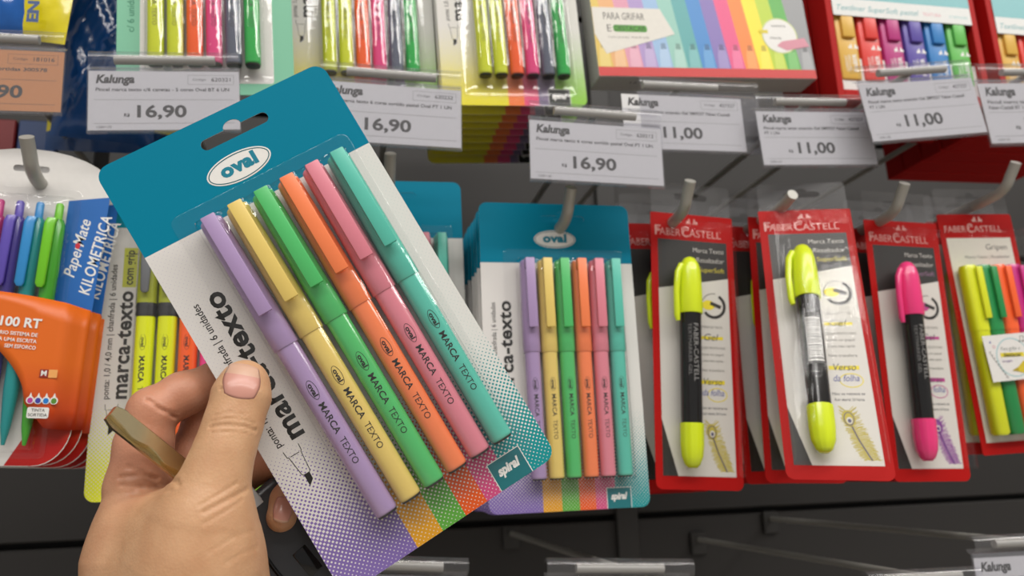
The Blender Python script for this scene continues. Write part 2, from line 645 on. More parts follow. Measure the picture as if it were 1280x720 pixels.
def marca_text(pr, extra=None):
    """the vertical title lines at the left of the card, x from the left edge, z from the top"""
    L, T = -PW / 2, PH
    R = math.pi / 2
    pr.text('marca-texto', L + 19.9 * M, T - 143.6 * M, 8.6 * M, INK, width=72.6 * M, rot=R, bold=0.03, space=1.06)
    pr.text('ponta: 1,0 / 4,0 mm | chanfrada | 6 unidades', L + 9.2 * M, T - 143.6 * M, 3.2 * M, INK, width=71.5 * M, rot=R, bold=0.008)
    marker_icon(pr, L + 8.2 * M, T - 146 * M)


def spiral_box(pr, col, u0=80.2, u1=96.6, top=13.2):
    L = -PW / 2
    pr.rect(L + (u0 - .4) * M, L + (u1 + .4) * M, 0.1 * M, (top + .4) * M, WHITE, 1, r=0.0)
    pr.rect(L + u0 * M, L + u1 * M, 0.1 * M, top * M, mat(col, 0.4, name='spiral_box'), 2)
    pr.text('spiral', L + (u0 + u1) / 2 * M, 6.0 * M, 4.0 * M, WHITE, width=11.5 * M, align='c', bold=0.05, shear=0.25, layer=3)


PASTEL = ['#A58CB6', '#DFC36B', '#4FB868', '#F0804E', '#D9808F', '#58BBA7']


def make_pastel():
    t = thing('highlighter_pack', 'x', 'highlighter pack')
    cm = halftone_card('pastel_card', PW, PH, [(0, '#7D68A8'), (.327, '#D79A2E'), (.4445, '#5FA344'), (.553, '#DD5C2A'), (.655, '#C9517F'), (.78, '#1E8E92')], (43.8 * M, '#007A96'))
    link('card', sheet('card', [card_outline(PW, PH), euro_hole(5.2 * M, PH - 11.4 * M)], 0.5 * M, 0.25 * M), t, cm)
    pr = Print(0.0)
    oval_logo(pr, -PW / 2 + 54 * M, PH - 26.4 * M, 15.2 * M, 6.6 * M, WHITE, mat('#1E5E68', 0.4), TEAL)
    pr.build('logo_print', t)
    pr = Print(0.0); marca_text(pr); pr.build('lettering', t)
    pr = Print(0.0); spiral_box(pr, '#1D6E75'); pr.build('badge_print', t)
    us = [(-55 + 31.8 + 12.0 * k) * M for k in range(6)]
    for k, u in enumerate(us):
        pen_parts(t, PASTEL[k], u + (1.0 - 0.25 * k) * M, PH - 44.0 * M, None, lean=(0.5 * k - 1.2) * M / PEN_L)
    link('blister', blister_mesh(us[0] - 7.2 * M, us[-1] + 7.2 * M, PH - 193.5 * M, PH - 41.5 * M, us, flange=(-39 * M, 48 * M, 7 * M, PH - 34 * M)), t, BLISTER)
    return t


def place(root, tl, tr, Y, h, yaw=0.0, pitch=0.0):
    """hang a flat thing (origin at foot centre) by the pixels of its two top corners at distance Y"""
    a, b = P(*tl, Y), P(*tr, Y)
    roll = math.atan2(b[2] - a[2], b[0] - a[0])
    E_ = Euler((pitch, -roll, yaw), 'XYZ')
    up = E_.to_matrix() @ Vector((0, 0, 1))
    root.location = Vector((a + b) / 2) - up * h
    root.rotation_euler = E_
    return root


pastel = make_pastel()
relabel(pastel, 'pastel highlighter pack with teal header held up between thumb and fingers')
HELD_O = CAM + np.array([-0.00587523, 0.35820175, 0.07051907])
HELD_E = Euler((0.10265784, -0.53136069, -0.05734674), 'XYZ')
pastel.location = Vector(HELD_O) + HELD_E.to_matrix() @ Vector((0, 0, -PH / 2))
pastel.rotation_euler = HELD_E

G1 = 'pastel highlighter packs on one hook'
for k in range(8):
    c = copy_tree(pastel)
    c.rotation_euler = (0, 0, 0)
    if k == 0:
        relabel(c, 'frontmost pastel highlighter pack hanging on the hook under the 620212 tag')
    else:
        relabel(c, ORD[k] + ' pastel highlighter pack from the tip of the hook under the 620212 tag', G1)
    place(c, (597.4, 252.5), (784.1, 257.5), 0.526, PH)
    c.location.y += k * 0.0132
    c.location.x += rnd.uniform(-.0008, .0008) if k else 0
    c.location.z += rnd.uniform(-.001, .001) if k else 0
c = copy_tree(pastel)
relabel(c, 'pastel highlighter pack with teal header mostly hidden behind the held pack')
place(c, (387.5, 224), (574.5, 228), 0.562, PH)
c = copy_tree(pastel)
relabel(c, 'pastel highlighter pack directly behind the pack that the held pack hides')
place(c, (387.5, 224), (574.5, 228), 0.562, PH); c.location.y += 0.014

# ================================================================== NEON HIGHLIGHTER PACKS (upper row)
NEON = ['#C9D22E', '#C9D22E', '#F0602C', '#DE4580', '#5E6272', '#2FA84C']


def make_neon():
    t = thing('highlighter_pack', 'x', 'highlighter pack')
    cm = halftone_card('neon_card', PW, PH, [(0, '#E3D62A'), (.4445, '#F07A3A'), (.553, '#E04A78'), (.655, '#7A6A8A'), (.78, '#8CC63F')], (43.8 * M, '#007A96'), fade=0.07)
    link('card', sheet('card', [card_outline(PW, PH), euro_hole(5.2 * M, PH - 11.4 * M)], 0.5 * M, 0.25 * M), t, cm)
    pr = Print(0.0)
    oval_logo(pr, -PW / 2 + 54 * M, PH - 26.4 * M, 15.2 * M, 6.6 * M, WHITE, mat('#1E5E68', 0.4), TEAL)
    pr.build('logo_print', t)
    pr = Print(0.0); marca_text(pr); pr.build('lettering', t)
    pr = Print(0.0); spiral_box(pr, '#23231F'); pr.build('badge_print', t)
    us = [(-55 + 31.8 + 12.0 * k) * M for k in range(6)]
    for k, u in enumerate(us):
        pen_parts(t, NEON[k], u, PH - 44.0 * M, None, NEON[k])
    link('blister', blister_mesh(us[0] - 7.2 * M, us[-1] + 7.2 * M, PH - 193.5 * M, PH - 41.5 * M, us, flange=(-39 * M, 48 * M, 7 * M, PH - 34 * M), seed=5), t, BLISTER)
    return t


neon = make_neon()


def place_bottom(root, bl, br, Y, yaw=0.0, pitch=0.0):
    a, b = P(*bl, Y), P(*br, Y)
    roll = math.atan2(b[2] - a[2], b[0] - a[0])
    root.location = Vector((a + b) / 2)
    root.rotation_euler = Euler((pitch, -roll, yaw), 'XYZ')
    return root


relabel(neon, 'frontmost neon highlighter pack of the stack beside the rainbow striped box')
place_bottom(neon, (552, 131), (737, 133), 0.534)
for k in range(1, 9):
    c = copy_tree(neon)
    relabel(c, ORD[k] + ' neon highlighter pack from the front of the stack beside the rainbow box', 'neon packs on one hook')
    c.location.y += 0.0138 * k
    c.location.z += rnd.uniform(-.001, .001)
c = copy_tree(neon)
relabel(c, 'neon highlighter pack hanging next to the mint green framed pack')
place_bottom(c, (360, 128), (546, 131), 0.548)
c2 = copy_tree(c)
relabel(c2, 'neon highlighter pack hanging just behind the one next to the mint pack')
c2.location.y += 0.0138


def make_mint():
    t = thing('highlighter_pack', 'neon highlighter pack with a mint green framed card', 'highlighter pack')
    mint = mat('#6FB493', 0.45, 0.04, 30, name='mint_print')
    link('card', sheet('card', [card_outline(PW, PH), euro_hole(0, PH - 11.4 * M)], 0.5 * M, 0.25 * M), t, mint)
    pr = Print(0.0)
    L = -PW / 2
    pr.rect(L + 14 * M, L + 97 * M, 8 * M, PH - 40 * M, PAPER, 0, r=2 * M)
    pr.text('c/ 6 unidades', L + 10.5 * M, 44 * M, 4.2 * M, mat('#2F7D5E', 0.5), width=34 * M, rot=math.pi / 2, bold=0.01, layer=1)
    pr.build('print', t)
    us = [(-55 + 25.0 + 11.9 * k) * M for k in range(6)]
    for k, u in enumerate(us):
        pen_parts(t, NEON[k], u, 18 * M + PEN_L, None, NEON[k])
    link('blister', blister_mesh(us[0] - 7.2 * M, us[-1] + 7.2 * M, 15 * M, 18 * M + PEN_L + 3 * M, us, flange=(-39 * M, 42 * M, 9 * M, PH - 42 * M), seed=9), t, BLISTER)
    return t


mint = make_mint()
place_bottom(mint, (152, 118), (362, 119), 0.506)


# ================================================================== GRIP HIGHLIGHTER PACK (behind the hand)
def make_grip():
    t = thing('highlighter_pack', 'neon highlighter pack with black grip rings and a yellow foot, behind the hand', 'highlighter pack')
    cm = halftone_card('grip_card', PW, PH, [(0, '#DDE03A'), (.42, '#E7D92E'), (.54, '#F07A3A'), (.65, '#E04A78'), (.78, '#8CC63F')], (43.8 * M, '#1C8FA4'), fade=0.062)
    link('card', sheet('card', [card_outline(PW, PH), euro_hole(5.2 * M, PH - 11.4 * M)], 0.5 * M, 0.25 * M), t, cm)
    pr = Print(0.0)
    L, T = -PW / 2, PH
    oval_logo(pr, L + 54 * M, T - 26.4 * M, 15.2 * M, 6.6 * M, WHITE, mat('#1E5E68', 0.4), TEAL)
    pr.build('logo_print', t); pr = Print(0.0)
    R = math.pi / 2
    GR = mat('#35322F', 0.5)
    pr.text('marca-texto', L + 19.6 * M, T - 152 * M, 8.4 * M, GR, width=67 * M, rot=R, bold=0.03, space=1.06)
    pr.text('ponta: 1,0 / 4,0 mm | chanfrada | 6 unidades', L + 9.5 * M, T - 152 * M, 3.4 * M, GR, width=84 * M, rot=R, bold=0.012)
    pr.rect(L + 13.0 * M, L + 21.0 * M, T - 82.5 * M, T - 57 * M, mat('#BFC24A', 0.5), 0)
    pr.text('com grip', L + 19.0 * M, T - 81 * M, 5.0 * M, GR, width=22.5 * M, rot=R, bold=0.02, layer=1)
    marker_icon(pr, L + 8.0 * M, T - 155 * M)
    pr.build('lettering', t)
    cols = ['#DDE51E', '#DDE51E', '#F4622A', '#E8448A', '#3F9CCB', '#41B04C']
    us = [(-55 + 29.5 + 12.6 * k) * M for k in range(6)]
    dk = mat('#3A3A3C', 0.35, name='grip_rubber')
    for k, u in enumerate(us):
        b = link('highlighter', loft([(0, 0, 0, 3.6 * M, 3.6 * M, 2.3), (0.8 * M, 0, 0, 5.2 * M, 4.8 * M, 2.5), (88 * M, 0, 0, 5.6 * M, 5.2 * M, 2.5)], 20), t, mat(cols[k], 0.3, 0.02, coat=0.2))
        b.location = (u, -6.2 * M, T - 190 * M)
        link('grip_ring', loft([(87 * M, 0, 0, 5.7 * M, 5.3 * M, 2.4), (89 * M, 0, 0, 6.1 * M, 5.7 * M, 2.4), (91 * M, 0, 0, 5.7 * M, 5.3 * M, 2.4), (93 * M, 0, 0, 6.1 * M, 5.7 * M, 2.4), (96 * M, 0, 0, 5.7 * M, 5.3 * M, 2.4)], 20), b, dk)
        link('cap', loft([(95.5 * M, 0, 0, 6.0 * M, 5.5 * M, 2.5), (140 * M, 0, 0, 5.6 * M, 5.1 * M, 2.5), (144 * M, 0, 0, 4.6 * M, 4.2 * M, 2.5)], 20), b, mat('#A3AA35' if k < 2 else cols[k], 0.3, 0.03))
        link('clip', loft([(101 * M, 0, -8.2 * M, 1.4 * M, 0.7 * M, 3), (102.5 * M, 0, -8.4 * M, 2.5 * M, 1.1 * M, 3), (120 * M, 0, -8.6 * M, 3.1 * M, 1.3 * M, 3), (143 * M, 0, -8.0 * M, 3.4 * M, 1.5 * M, 3)], 16), b, mat('#6B6D70', 0.4, name='grip_clip'))
        q = Print(bend=cyl_bend(5.4 * M, 5.0 * M, 2.5))
        q.ring(0, 71 * M, 1.8 * M, 5.0 * M, 0.2 * M, INK, 0, 20)
        q.text('oval', -0.9 * M, 74 * M, 1.9 * M, INK, width=6 * M, rot=-R, bold=0.03, layer=1)
        q.text('MARCA', -1.3 * M, 62.5 * M, 2.9 * M, INK, width=16 * M, rot=-R, bold=0.03)
        q.text('TEXTO', -1.3 * M, 44 * M, 2.9 * M, INK, width=14 * M, rot=-R)
        q.build('lettering', b)
    link('blister', blister_mesh(us[0] - 7.2 * M, us[-1] + 7.2 * M, T - 192 * M, T - 42 * M, us, flange=(-40 * M, 52 * M, 7 * M, T - 34 * M), seed=3), t, BLISTER)
    return t


grip = make_grip()
# foot corners seen at the left; the right half is behind the held pack and the hand
place_bottom(grip, (104, 628), (336, 632), 0.524)
G0 = P(104, 628, 0.524)
grip.rotation_euler = Euler((0, math.radians(-0.3), 0))
grip.location = Vector(G0) + Vector((PW / 2, 0, 0))


# ================================================================== RETRACTABLE PEN PACK (far left)
def make_penpack():
    w, h = 0.092, 0.186
    t = thing('pen_pack', 'x', 'pen pack')
    grad_m = bpy.data.materials.new('orange_to_red_print'); grad_m.use_nodes = True
    gn = grad_m.node_tree; gt = gn.nodes.new('ShaderNodeTexCoord'); gs = gn.nodes.new('ShaderNodeSeparateXYZ'); gr_ = gn.nodes.new('ShaderNodeValToRGB')
    gn.links.new(gt.outputs['Object'], gs.inputs[0]); gq = NB(gn).m('DIVIDE', gs.outputs[2], 0.095); gn.links.new(gq, gr_.inputs[0])
    gr_.color_ramp.elements[0].color = lin('#B4140E'); gr_.color_ramp.elements[0].position = .12
    gr_.color_ramp.elements[1].color = lin('#D9650F'); gr_.color_ramp.elements[1].position = .6
    gn.links.new(gr_.outputs[0], gn.nodes['Principled BSDF'].inputs['Base Color']); gn.nodes['Principled BSDF'].inputs['Roughness'].default_value = .4
    pm = mat('#D9D6D2', 0.4, name='pen_card')
    top = []
    out = [(-w / 2 + 4 * M, 0), (w / 2 - 22 * M, 0)]
    for i in range(9):
        a = math.radians(-90 + 90 * i / 8)
        out.append((w / 2 - 22 * M + 18 * M * math.cos(a), 22 * M + 22 * M * math.sin(a)))
    out += [(w / 2 - 1 * M, h - 26 * M), (w / 2, h - 19 * M)]
    for i in range(1, 12):
        a = math.radians(15 + 150 * i / 12)
        out.append(((w / 2 + .5 * M) * math.cos(a) / math.cos(math.radians(15)), h - 19 * M + 19 * M * (math.sin(a) - math.sin(math.radians(15))) / (1 - math.sin(math.radians(15)))))
    out += [(-w / 2, h - 19 * M), (-w / 2 + 1 * M, 20 * M)]
    hole = rrect(-10 * M, 10 * M, h - 14.6 * M, h - 10.6 * M, 1.9 * M, 5)
    link('card', sheet('card', [out, hole], 0.6 * M, 0.3 * M), t, pm)
    pr = Print(0.0)
    red = mat('#C8321E', 0.4, name='red_orange_foot'); orange = mat('#DB6712', 0.42, 0.05, 25, name='orange_band')
    blue = mat('#1B62AE', 0.4, 0.10, 30, name='blue_panel'); dblue = mat('#123F86', 0.4)
    # blue brand panel on the right flank
    pr.poly([(w / 2 - 23 * M, h - 31 * M), (w / 2 - 0.6 * M, h - 27 * M), (w / 2 - 2.0 * M, 88 * M), (w / 2 - 23 * M, 88 * M)], blue, 0)
    R = math.radians(82)
    pr.text('PaperMate', w / 2 - 14.2 * M, 108 * M, 6.2 * M, WHITE, width=36 * M, rot=R, shear=0.3, bold=0.01, layer=1)
    pr.ell(w / 2 - 14.6 * M, 127.5 * M, 1.4 * M, 1.9 * M, mat('#C92B3A', 0.4), 2)
    pr.text('KILOMETRICA', w / 2 - 4.8 * M, 98 * M, 6.0 * M, WHITE, width=49 * M, rot=R, shear=0.2, bold=0.015, layer=1, space=1.08)
    pr.build('print', t)
    cols = ['#D44A34', '#7A3B9E', '#B81E74', '#5B4AA8', '#2E86C4', '#6DBE1E']
    inner = ['#B53A28', '#642F86', '#9C1662', '#3E2F8A', '#0F8C8C', '#3FA01C']
    us = [(-44 + 10.6 * k) * M for k in range(6)]
    us = [u + 11.5 * M for u in us]
    for k, u in enumerate(us):
        b = link('pen', loft([(0, 0, 0, 0.9 * M, 0.9 * M, 2), (10 * M, 0, 0, 2.6 * M, 2.6 * M, 2), (30 * M, 0, 0, 4.0 * M, 4.0 * M, 2), (95 * M, 0, 0, 4.3 * M, 4.3 * M, 2), (96 * M, 0, 0, 4.5 * M, 4.5 * M, 2), (127 * M, 0, 0, 4.3 * M, 4.3 * M, 2), (130 * M, 0, 0, 3.2 * M, 3.2 * M, 2)], 18), t, mat(inner[k], 0.25, 0.04, coat=0.3))
        b.location = (u, -5.2 * M, 11 * M)
        link('plunger', loft([(129 * M, 0, 0, 2.3 * M, 2.3 * M, 2), (139 * M, 0, 0, 2.2 * M, 2.2 * M, 2), (140 * M, 0, 0, 1.6 * M, 1.6 * M, 2)], 14), b, mat(cols[k], 0.3))
        link('clip', loft([(88 * M, -2.2 * M, -6.2 * M, 1.4 * M, 0.8 * M, 3), (90 * M, -2.2 * M, -6.6 * M, 2.6 * M, 1.1 * M, 3), (126 * M, -2.0 * M, -6.0 * M, 2.9 * M, 1.4 * M, 3), (129.5 * M, -1.4 * M, -3.8 * M, 2.9 * M, 2.8 * M, 3)], 16), b, mat(cols[k], 0.28, 0.03, coat=0.3))
    link('blister', blister_mesh(us[0] - 6.5 * M, us[-1] + 6.5 * M, 7 * M, h - 30 * M, us, hgt=9.8 * M, scal=1.2 * M, flange=(-w / 2 + 2 * M, w / 2 - 16 * M, 4 * M, h - 24 * M), seed=8, pitch=10.6 * M), t, BLISTER)
    # orange printed sleeve wrapped over the lower half of the blister
    V, Fc = [], []
    lo = lambda u: 33 * M + 30 * M * max(0, min(1, (13 * M - u) / (40 * M))) ** 0.6 if u < 13 * M else 33 * M
    N = 40
    for i in range(N + 1):
        u = -w / 2 + 1 * M + (w - 3.2 * M) * i / N
        s_ = (u + w / 2) / w
        ztop = 88 * M + 9 * M * (1 - s_) + 3 * M * math.sin(s_ * 3)
        zlow = 34 * M + 42 * M * max(0.0, min(1.0, (19 * M - u) / (34 * M))) ** 0.55
        if u > 19 * M: zlow = 34 * M - 14 * M * min(1, (u - 19 * M) / (12 * M))
        bulge = -10.6 * M if u < 32 * M else -0.7 * M - 9.9 * M * (0.5 + 0.5 * math.cos(math.pi * min(1, (u - 32 * M) / (12 * M))))
        for j in range(7):
            V.append((u, bulge, zlow + (ztop - zlow) * j / 6))
    for i in range(N):
        for j in range(6):
            a = i * 7 + j
            Fc.append((a, a + 7, a + 8, a + 1))
    sl = link('sleeve', mesh('sleeve', V, Fc, 60), t, grad_m)
    sol = sl.modifiers.new('t', 'SOLIDIFY'); sol.thickness = 0.0004
    pr = Print(-11.0 * M)
    pr.text('100 RT', 1 * M, 76.5 * M, 5.0 * M, WHITE, width=21 * M, bold=0.03, rot=-0.05)
    for q, (s_, ww) in enumerate((('ACIONARIO SISTEMA DE', 30), ('PARA UMA ESCRITA', 24), ('SEM ESFORCO', 16))):
        pr.text(s_, 21 * M, (70.5 - 3.6 * q) * M, 2.0 * M, WHITE, width=ww * M, align='r', bold=0.015, rot=-0.05)
    pr.rect(25 * M, 29.5 * M, 48 * M, 52.5 * M, mat('#8E2316', 0.4), 0)
    pr.text('M', 25.7 * M, 49 * M, 2.8 * M, WHITE, bold=0.03, layer=1)
    pr.rect(29.5 * M, 34 * M, 48 * M, 52.5 * M, mat('#E9A55C', 0.4), 0)
    for q, cc in enumerate(('#B53A8E', '#3D3F9E', '#1F78C8', '#57892E')):
        cx = (22.2 + 4.0 * q) * M
        pr.poly([(cx + 2.1 * M * math.sin(a), 35.4 * M + 2.1 * M * math.cos(a) + (2.2 * M if abs(a) < .01 else 0)) for a in [i * math.pi / 8 for i in range(-8, 8)]], WHITE, 0)
        pr.ell(cx, 35.2 * M, 1.45 * M, 1.6 * M, mat(cc, 0.4), 1, 14)
    pr.rect(21.5 * M, 32.5 * M, 25.6 * M, 31.6 * M, WHITE, 0, r=1 * M)
    pr.text('TINTA', 27 * M, 29.2 * M, 1.6 * M, GREYINK, align='c', layer=1, bold=0.02)
    pr.text('SORTIDA', 27 * M, 26.6 * M, 1.6 * M, GREYINK, align='c', layer=1, bold=0.02)
    pr.build('lettering', sl)
    # red foot of the card right of the pens
    foot = [(w / 2 - 36 * M, 0.2 * M), (w / 2 - 22 * M, 0.2 * M)]
    for i in range(9):
        a = math.radians(-90 + 90 * i / 8)
        foot.append((w / 2 - 22.3 * M + 18 * M * math.cos(a), 22.3 * M + 22 * M * math.sin(a)))
    foot += [(w / 2 - 1.6 * M, 88 * M), (w / 2 - 26 * M, 88 * M), (w / 2 - 26 * M, 20 * M)]
    pf = Print(0.0); pf.poly(foot, grad_m, 0); pf.build('foot_print', t)
    return t, h


penpack, PPH = make_penpack()
relabel(penpack, 'frontmost retractable pen pack with orange sleeve and blue brand panel')
penpack.rotation_euler = Euler((0, math.radians(2.8), 0))
penpack.location = Vector(P(39.5, 211, 0.497)) - penpack.rotation_euler.to_matrix() @ Vector((0, 0, PPH - 12.6 * M))
for k in range(1, 6):
    c = copy_tree(penpack)
    relabel(c, ORD[k] + ' retractable pen pack from the front of its hook, red edge showing', 'pen packs on one hook')
    c.location.y += 0.0145 * k
    c.location.x += 0.0012 * k
    c.location.z += rnd.uniform(-.001, .001)


# ================================================================== SINGLE MARKER PACKS (red frames)
FW, FH = 0.064, 0.197
RED = mat('#AB1614', 0.48, 0.06, 60, spec=0.12, name='red_card')
BLISTER2 = clear('marker_blister_plastic', gloss=0.34, rough=0.08, bump=0.12, nscale=120)
DARKP = mat('#2B2927', 0.45, name='charcoal_print')
PALE = mat('#CFCBC4', 0.42, 0.03, 40, name='pale_grey_print')


def feather(pr, cx, cz, s, main, eye, layer=2):
    """printed peacock-feather drawing"""
    r2 = random.Random(3)
    for i in range(64):
        t = i / 63
        px_ = cx + (-1.5 + 11 * t ** 1.2) * s * M; pz_ = cz + (6 - 32 * t) * s * M
        for sd in (-1, 1):
            L = (9 - 3 * t) * s * M * r2.uniform(.75, 1.1)
            a = math.radians(90 + sd * (35 + 55 * t) + r2.uniform(-8, 8))
            qx, qz = px_ + L * math.cos(a), pz_ + L * math.sin(a) * (.8 - .9 * t)
            pr.line([(px_, pz_), ((px_ + qx) / 2, (pz_ + qz) / 2 + .6 * M * s), (qx, qz)], 0.38 * M * s, main, layer)
    pr.line([(cx - 1 * M * s, cz), (cx + 3 * M * s, cz - 12 * M * s), (cx + 9.5 * M * s, cz - 26 * M * s)], 0.9 * M * s, eye, layer + 1)
    pr.ell(cx - 1.2 * M * s, cz + 2.5 * M * s, 4.2 * M * s, 5.8 * M * s, main, layer + 1, 20, 0.2)
    pr.ring(cx - 1.2 * M * s, cz + 2.2 * M * s, 3.4 * M * s, 4.8 * M * s, .6 * M * s, eye, layer + 2, 20)
    pr.ell(cx - 1 * M * s, cz + 1 * M * s, 2.0 * M * s, 2.4 * M * s, PALE, layer + 3, 16)
    pr.ell(cx - 1 * M * s, cz + 0.8 * M * s, 1.2 * M * s, 1.4 * M * s, eye, layer + 4, 14)


def bag_mark(pr, cx, cz, s, m, layer):
    """small jousting-knights emblem, simplified to two mounted shapes"""
    for sd in (-1, 1):
        pr.poly([(cx + sd * a * s, cz + b * s) for a, b in ((.3, -1), (1.2, -.4), (2.6, -.9), (2.9, .4), (1.9, .7), (1.6, 1.9), (.9, 1.7), (.8, .6))], m, layer)


def make_marker_pack(hx, mark_hx, text_hx, feat_hx, feat_eye, barcode=False, name='marker_pack'):
    t = thing(name, 'x', 'marker pack')
    w, h = FW, FH
    link('card', sheet('card', [card_outline(w, h, 3 * M, 5, (5 * M, 5 * M, 1 * M, 1 * M))], 0.5 * M, 0.25 * M), t, RED)
    L = -w / 2
    pr = Print(0.0)
    lt = mat('#CF928B', 0.4, name='pale_red_print')
    pr.text('FABER', L + 4 * M, h - 17 * M, 5.4 * M, lt, width=19 * M, layer=1)
    pr.text('CASTELL', L + 24.6 * M, h - 17 * M, 5.4 * M, lt, width=30 * M, layer=1)
    pr.text('F', L + 3.2 * M, h - 17.2 * M, 7.4 * M, lt, width=4.4 * M, layer=2)
    pr.text('C', L + 23.8 * M, h - 17.4 * M, 7.8 * M, lt, width=5.6 * M, layer=2)
    bag_mark(pr, 0, h - 6.2 * M, 1.6 * M, lt, 1)
    u0, u1, z0, z1 = L + 5.2 * M, -L - 5.2 * M, 9.0 * M, h - 20 * M
    pr.rect(u0, u1, z0, z1, PALE, 1)
    pr.poly([(u0, z1), (u1, z1), (u1, z1 - 27 * M), (u0, z1 - 37 * M)], DARKP, 2)
    pr.poly([(u0, z0), (u0 + 11 * M, z0), (u0, z0 + 38 * M)], DARKP, 2)
    lg = mat('#BDB9B2', 0.4); hl = mat(mark_hx, 0.45); tx = mat(text_hx, 0.4)
    pr.text('Marca Texto', u1 - 2.5 * M, z1 - 8.5 * M, 3.4 * M, lg, width=24 * M, align='r', layer=3)
    pr.text('Resaltador', u1 - 2.5 * M, z1 - 15.8 * M, 3.4 * M, lg, width=22 * M, align='r', layer=3, shear=0.2)
    pr.text('SuperSoft', u1 - 2.5 * M, z1 - 23.0 * M, 3.4 * M, tx, width=20 * M, align='r', layer=3)
    cx, cz = u1 - 12 * M, z1 - 48 * M
    pr.ring(cx, cz, 9.4 * M, 9.4 * M, 2.2 * M, DARKP, 3, 24, -80, 60)
    pr.ring(cx, cz, 9.4 * M, 9.4 * M, 2.2 * M, DARKP, 3, 24, 215, 290)
    pr.ring(cx, cz, 9.4 * M, 9.4 * M, 0.5 * M, GREYINK, 3, 24, 80, 200)
    pr.ell(cx - 4 * M, cz + 0.5 * M, 5 * M, 3.6 * M, hl, 3, 14)
    pr.poly([(cx - 3 * M, cz + 1 * M), (cx + 5 * M, cz - 2 * M), (cx + 6 * M, cz + 0.5 * M), (cx - 2 * M, cz + 3.4 * M)], DARKP, 4)
    g = mat('#77736E', 0.5); dk = mat('#3A3A48', 0.5)
    zz_ = z1 - 69 * M
    um = (u0 + u1) / 2 + 12 * M
    pr.text('SISTEMA DE TINTA', um, zz_ + 4.5 * M, 1.7 * M, g, width=18 * M, align='c', layer=3)
    pr.rect(um - 9 * M, um + 9 * M, zz_ - 3.6 * M, zz_ - 1.4 * M, hl, 3)
    pr.text('Gel', um, zz_ - 4.2 * M, 4.6 * M, dk, align='c', layer=4, shear=0.25, width=11 * M)
    for q, (s_, ww) in enumerate((('DESLIZA MUITO MAIS', 21), ('suave no papel', 18), ('e seca mais rapido', 17))):
        pr.text(s_, um, zz_ - (10.5 + 4.6 * q) * M, 1.7 * M, g, width=ww * M, align='c', layer=3)
    zz_ -= 29 * M
    pr.text('Nao transfere', um, zz_ + 2.5 * M, 2.0 * M, g, width=18 * M, align='c', layer=3)
    pr.rect(um - 10 * M, um + 9 * M, zz_ - 6.6 * M, zz_ - 3.8 * M, hl, 3)
    pr.text('Verso', um, zz_ - 7 * M, 4.6 * M, dk, align='c', layer=4, shear=0.25, width=14 * M)
    pr.text('da folha', um, zz_ - 14.6 * M, 4.4 * M, mat('#50589A', 0.5), align='c', layer=4, shear=0.25, width=16 * M)
    pr.ring(um + 3 * M, zz_ - 14 * M, 7.5 * M, 5 * M, 0.6 * M, hl, 3, 24)
    pr.text('Nao se resseca se', um, zz_ - 24 * M, 1.9 * M, dk, width=20 * M, align='c', layer=3)
    pr.text('ficar aberto 24 horas', um, zz_ - 28 * M, 1.9 * M, dk, width=18 * M, align='c', layer=3)
    feather(pr, um - 1 * M, 37 * M, 0.95, mat(feat_hx, 0.5), mat(feat_eye, 0.5))
    pr.build('print', t)
    # marker: black barrel with domed cap, side clip, ribbed tail
    col = mat(hx, 0.26, 0.03, coat=0.3)
    um = -9.5 * M; R = 8.2 * M
    b = link('marker', loft([(26 * M, 0, 0, R * .86, R * .86, 2), (36 * M, 0, 0, R * .88, R * .88, 2), (109 * M, 0, 0, R * .93, R * .93, 2)], 28), t, mat('#171616', 0.16, coat=0.0, name='black_barrel'))
    b.location = (um, -9.5 * M, 14 * M)
    b.rotation_euler = (0, math.radians(1.0), 0)
    secs = [(106 * M, 0, 0, R * 1.04, R * 1.04, 2), (107 * M, 0, 0, R * 1.08, R * 1.08, 2), (124 * M, 0, 0, R * 1.04, R * 1.04, 2), (136 * M, 0, 0, R * .95, R * .95, 2), (142 * M, 0, 0, R * .8, R * .8, 2), (146 * M, 0, 0, R * .52, R * .52, 2), (147.5 * M, 0, 0, R * .2, R * .2, 2)]
    link('cap', loft(secs, 28), b, col)
    tail = [(0.4 * M, 0, 0, R * .35, R * .35, 2), (2.4 * M, 0, 0, R * .62, R * .62, 2), (8 * M, 0, 0, R * .88, R * .88, 2), (16 * M, 0, 0, R * .97, R * .97, 2), (30 * M, 0, 0, R * .98, R * .98, 2)]
    me = loft(tail, 32)
    for v in me.vertices:                       # vertical ribs
        a = math.atan2(v.co.y, v.co.x)
        k = 1 + 0.035 * math.cos(a * 12)
        v.co.x *= k; v.co.y *= k
    link('tail_plug', me, b, col)
    link('clip', tube([(-R * .85, -2 * M, 141 * M), (-R * 1.22, -3 * M, 135 * M), (-R * 1.40, -3.4 * M, 121 * M), (-R * 1.36, -3.2 * M, 104 * M), (-R * 1.26, -3 * M, 100 * M)], [2.2 * M, 2.4 * M, 2.2 * M, 2.2 * M, 1.6 * M], 10), b, col)
    q = Print(bend=cyl_bend(R * .94, R * .94, 2))
    if barcode:
        for i in range(8): q.rect((-5.2 + 1.3 * i) * M, (-3.9 + 1.3 * i) * M, 56 * M, 92 * M, mat('#4A4948', 0.4), 0)
        zb = 58 * M
        r3 = random.Random(2)
        while zb < 88 * M:
            hb = r3.uniform(.3, 1.0) * M
            [q.rect((-4.8 + 1.2 * i) * M, (-3.6 + 1.2 * i) * M, zb, zb + hb, WHITE, 1) for i in range(8)]; zb += hb + r3.uniform(.4, .9) * M
    else:
        q.text('FABER-CASTELL', -1.0 * M, 98 * M, 3.4 * M, mat('#8C8A87', 0.4), width=40 * M, rot=-math.pi / 2)
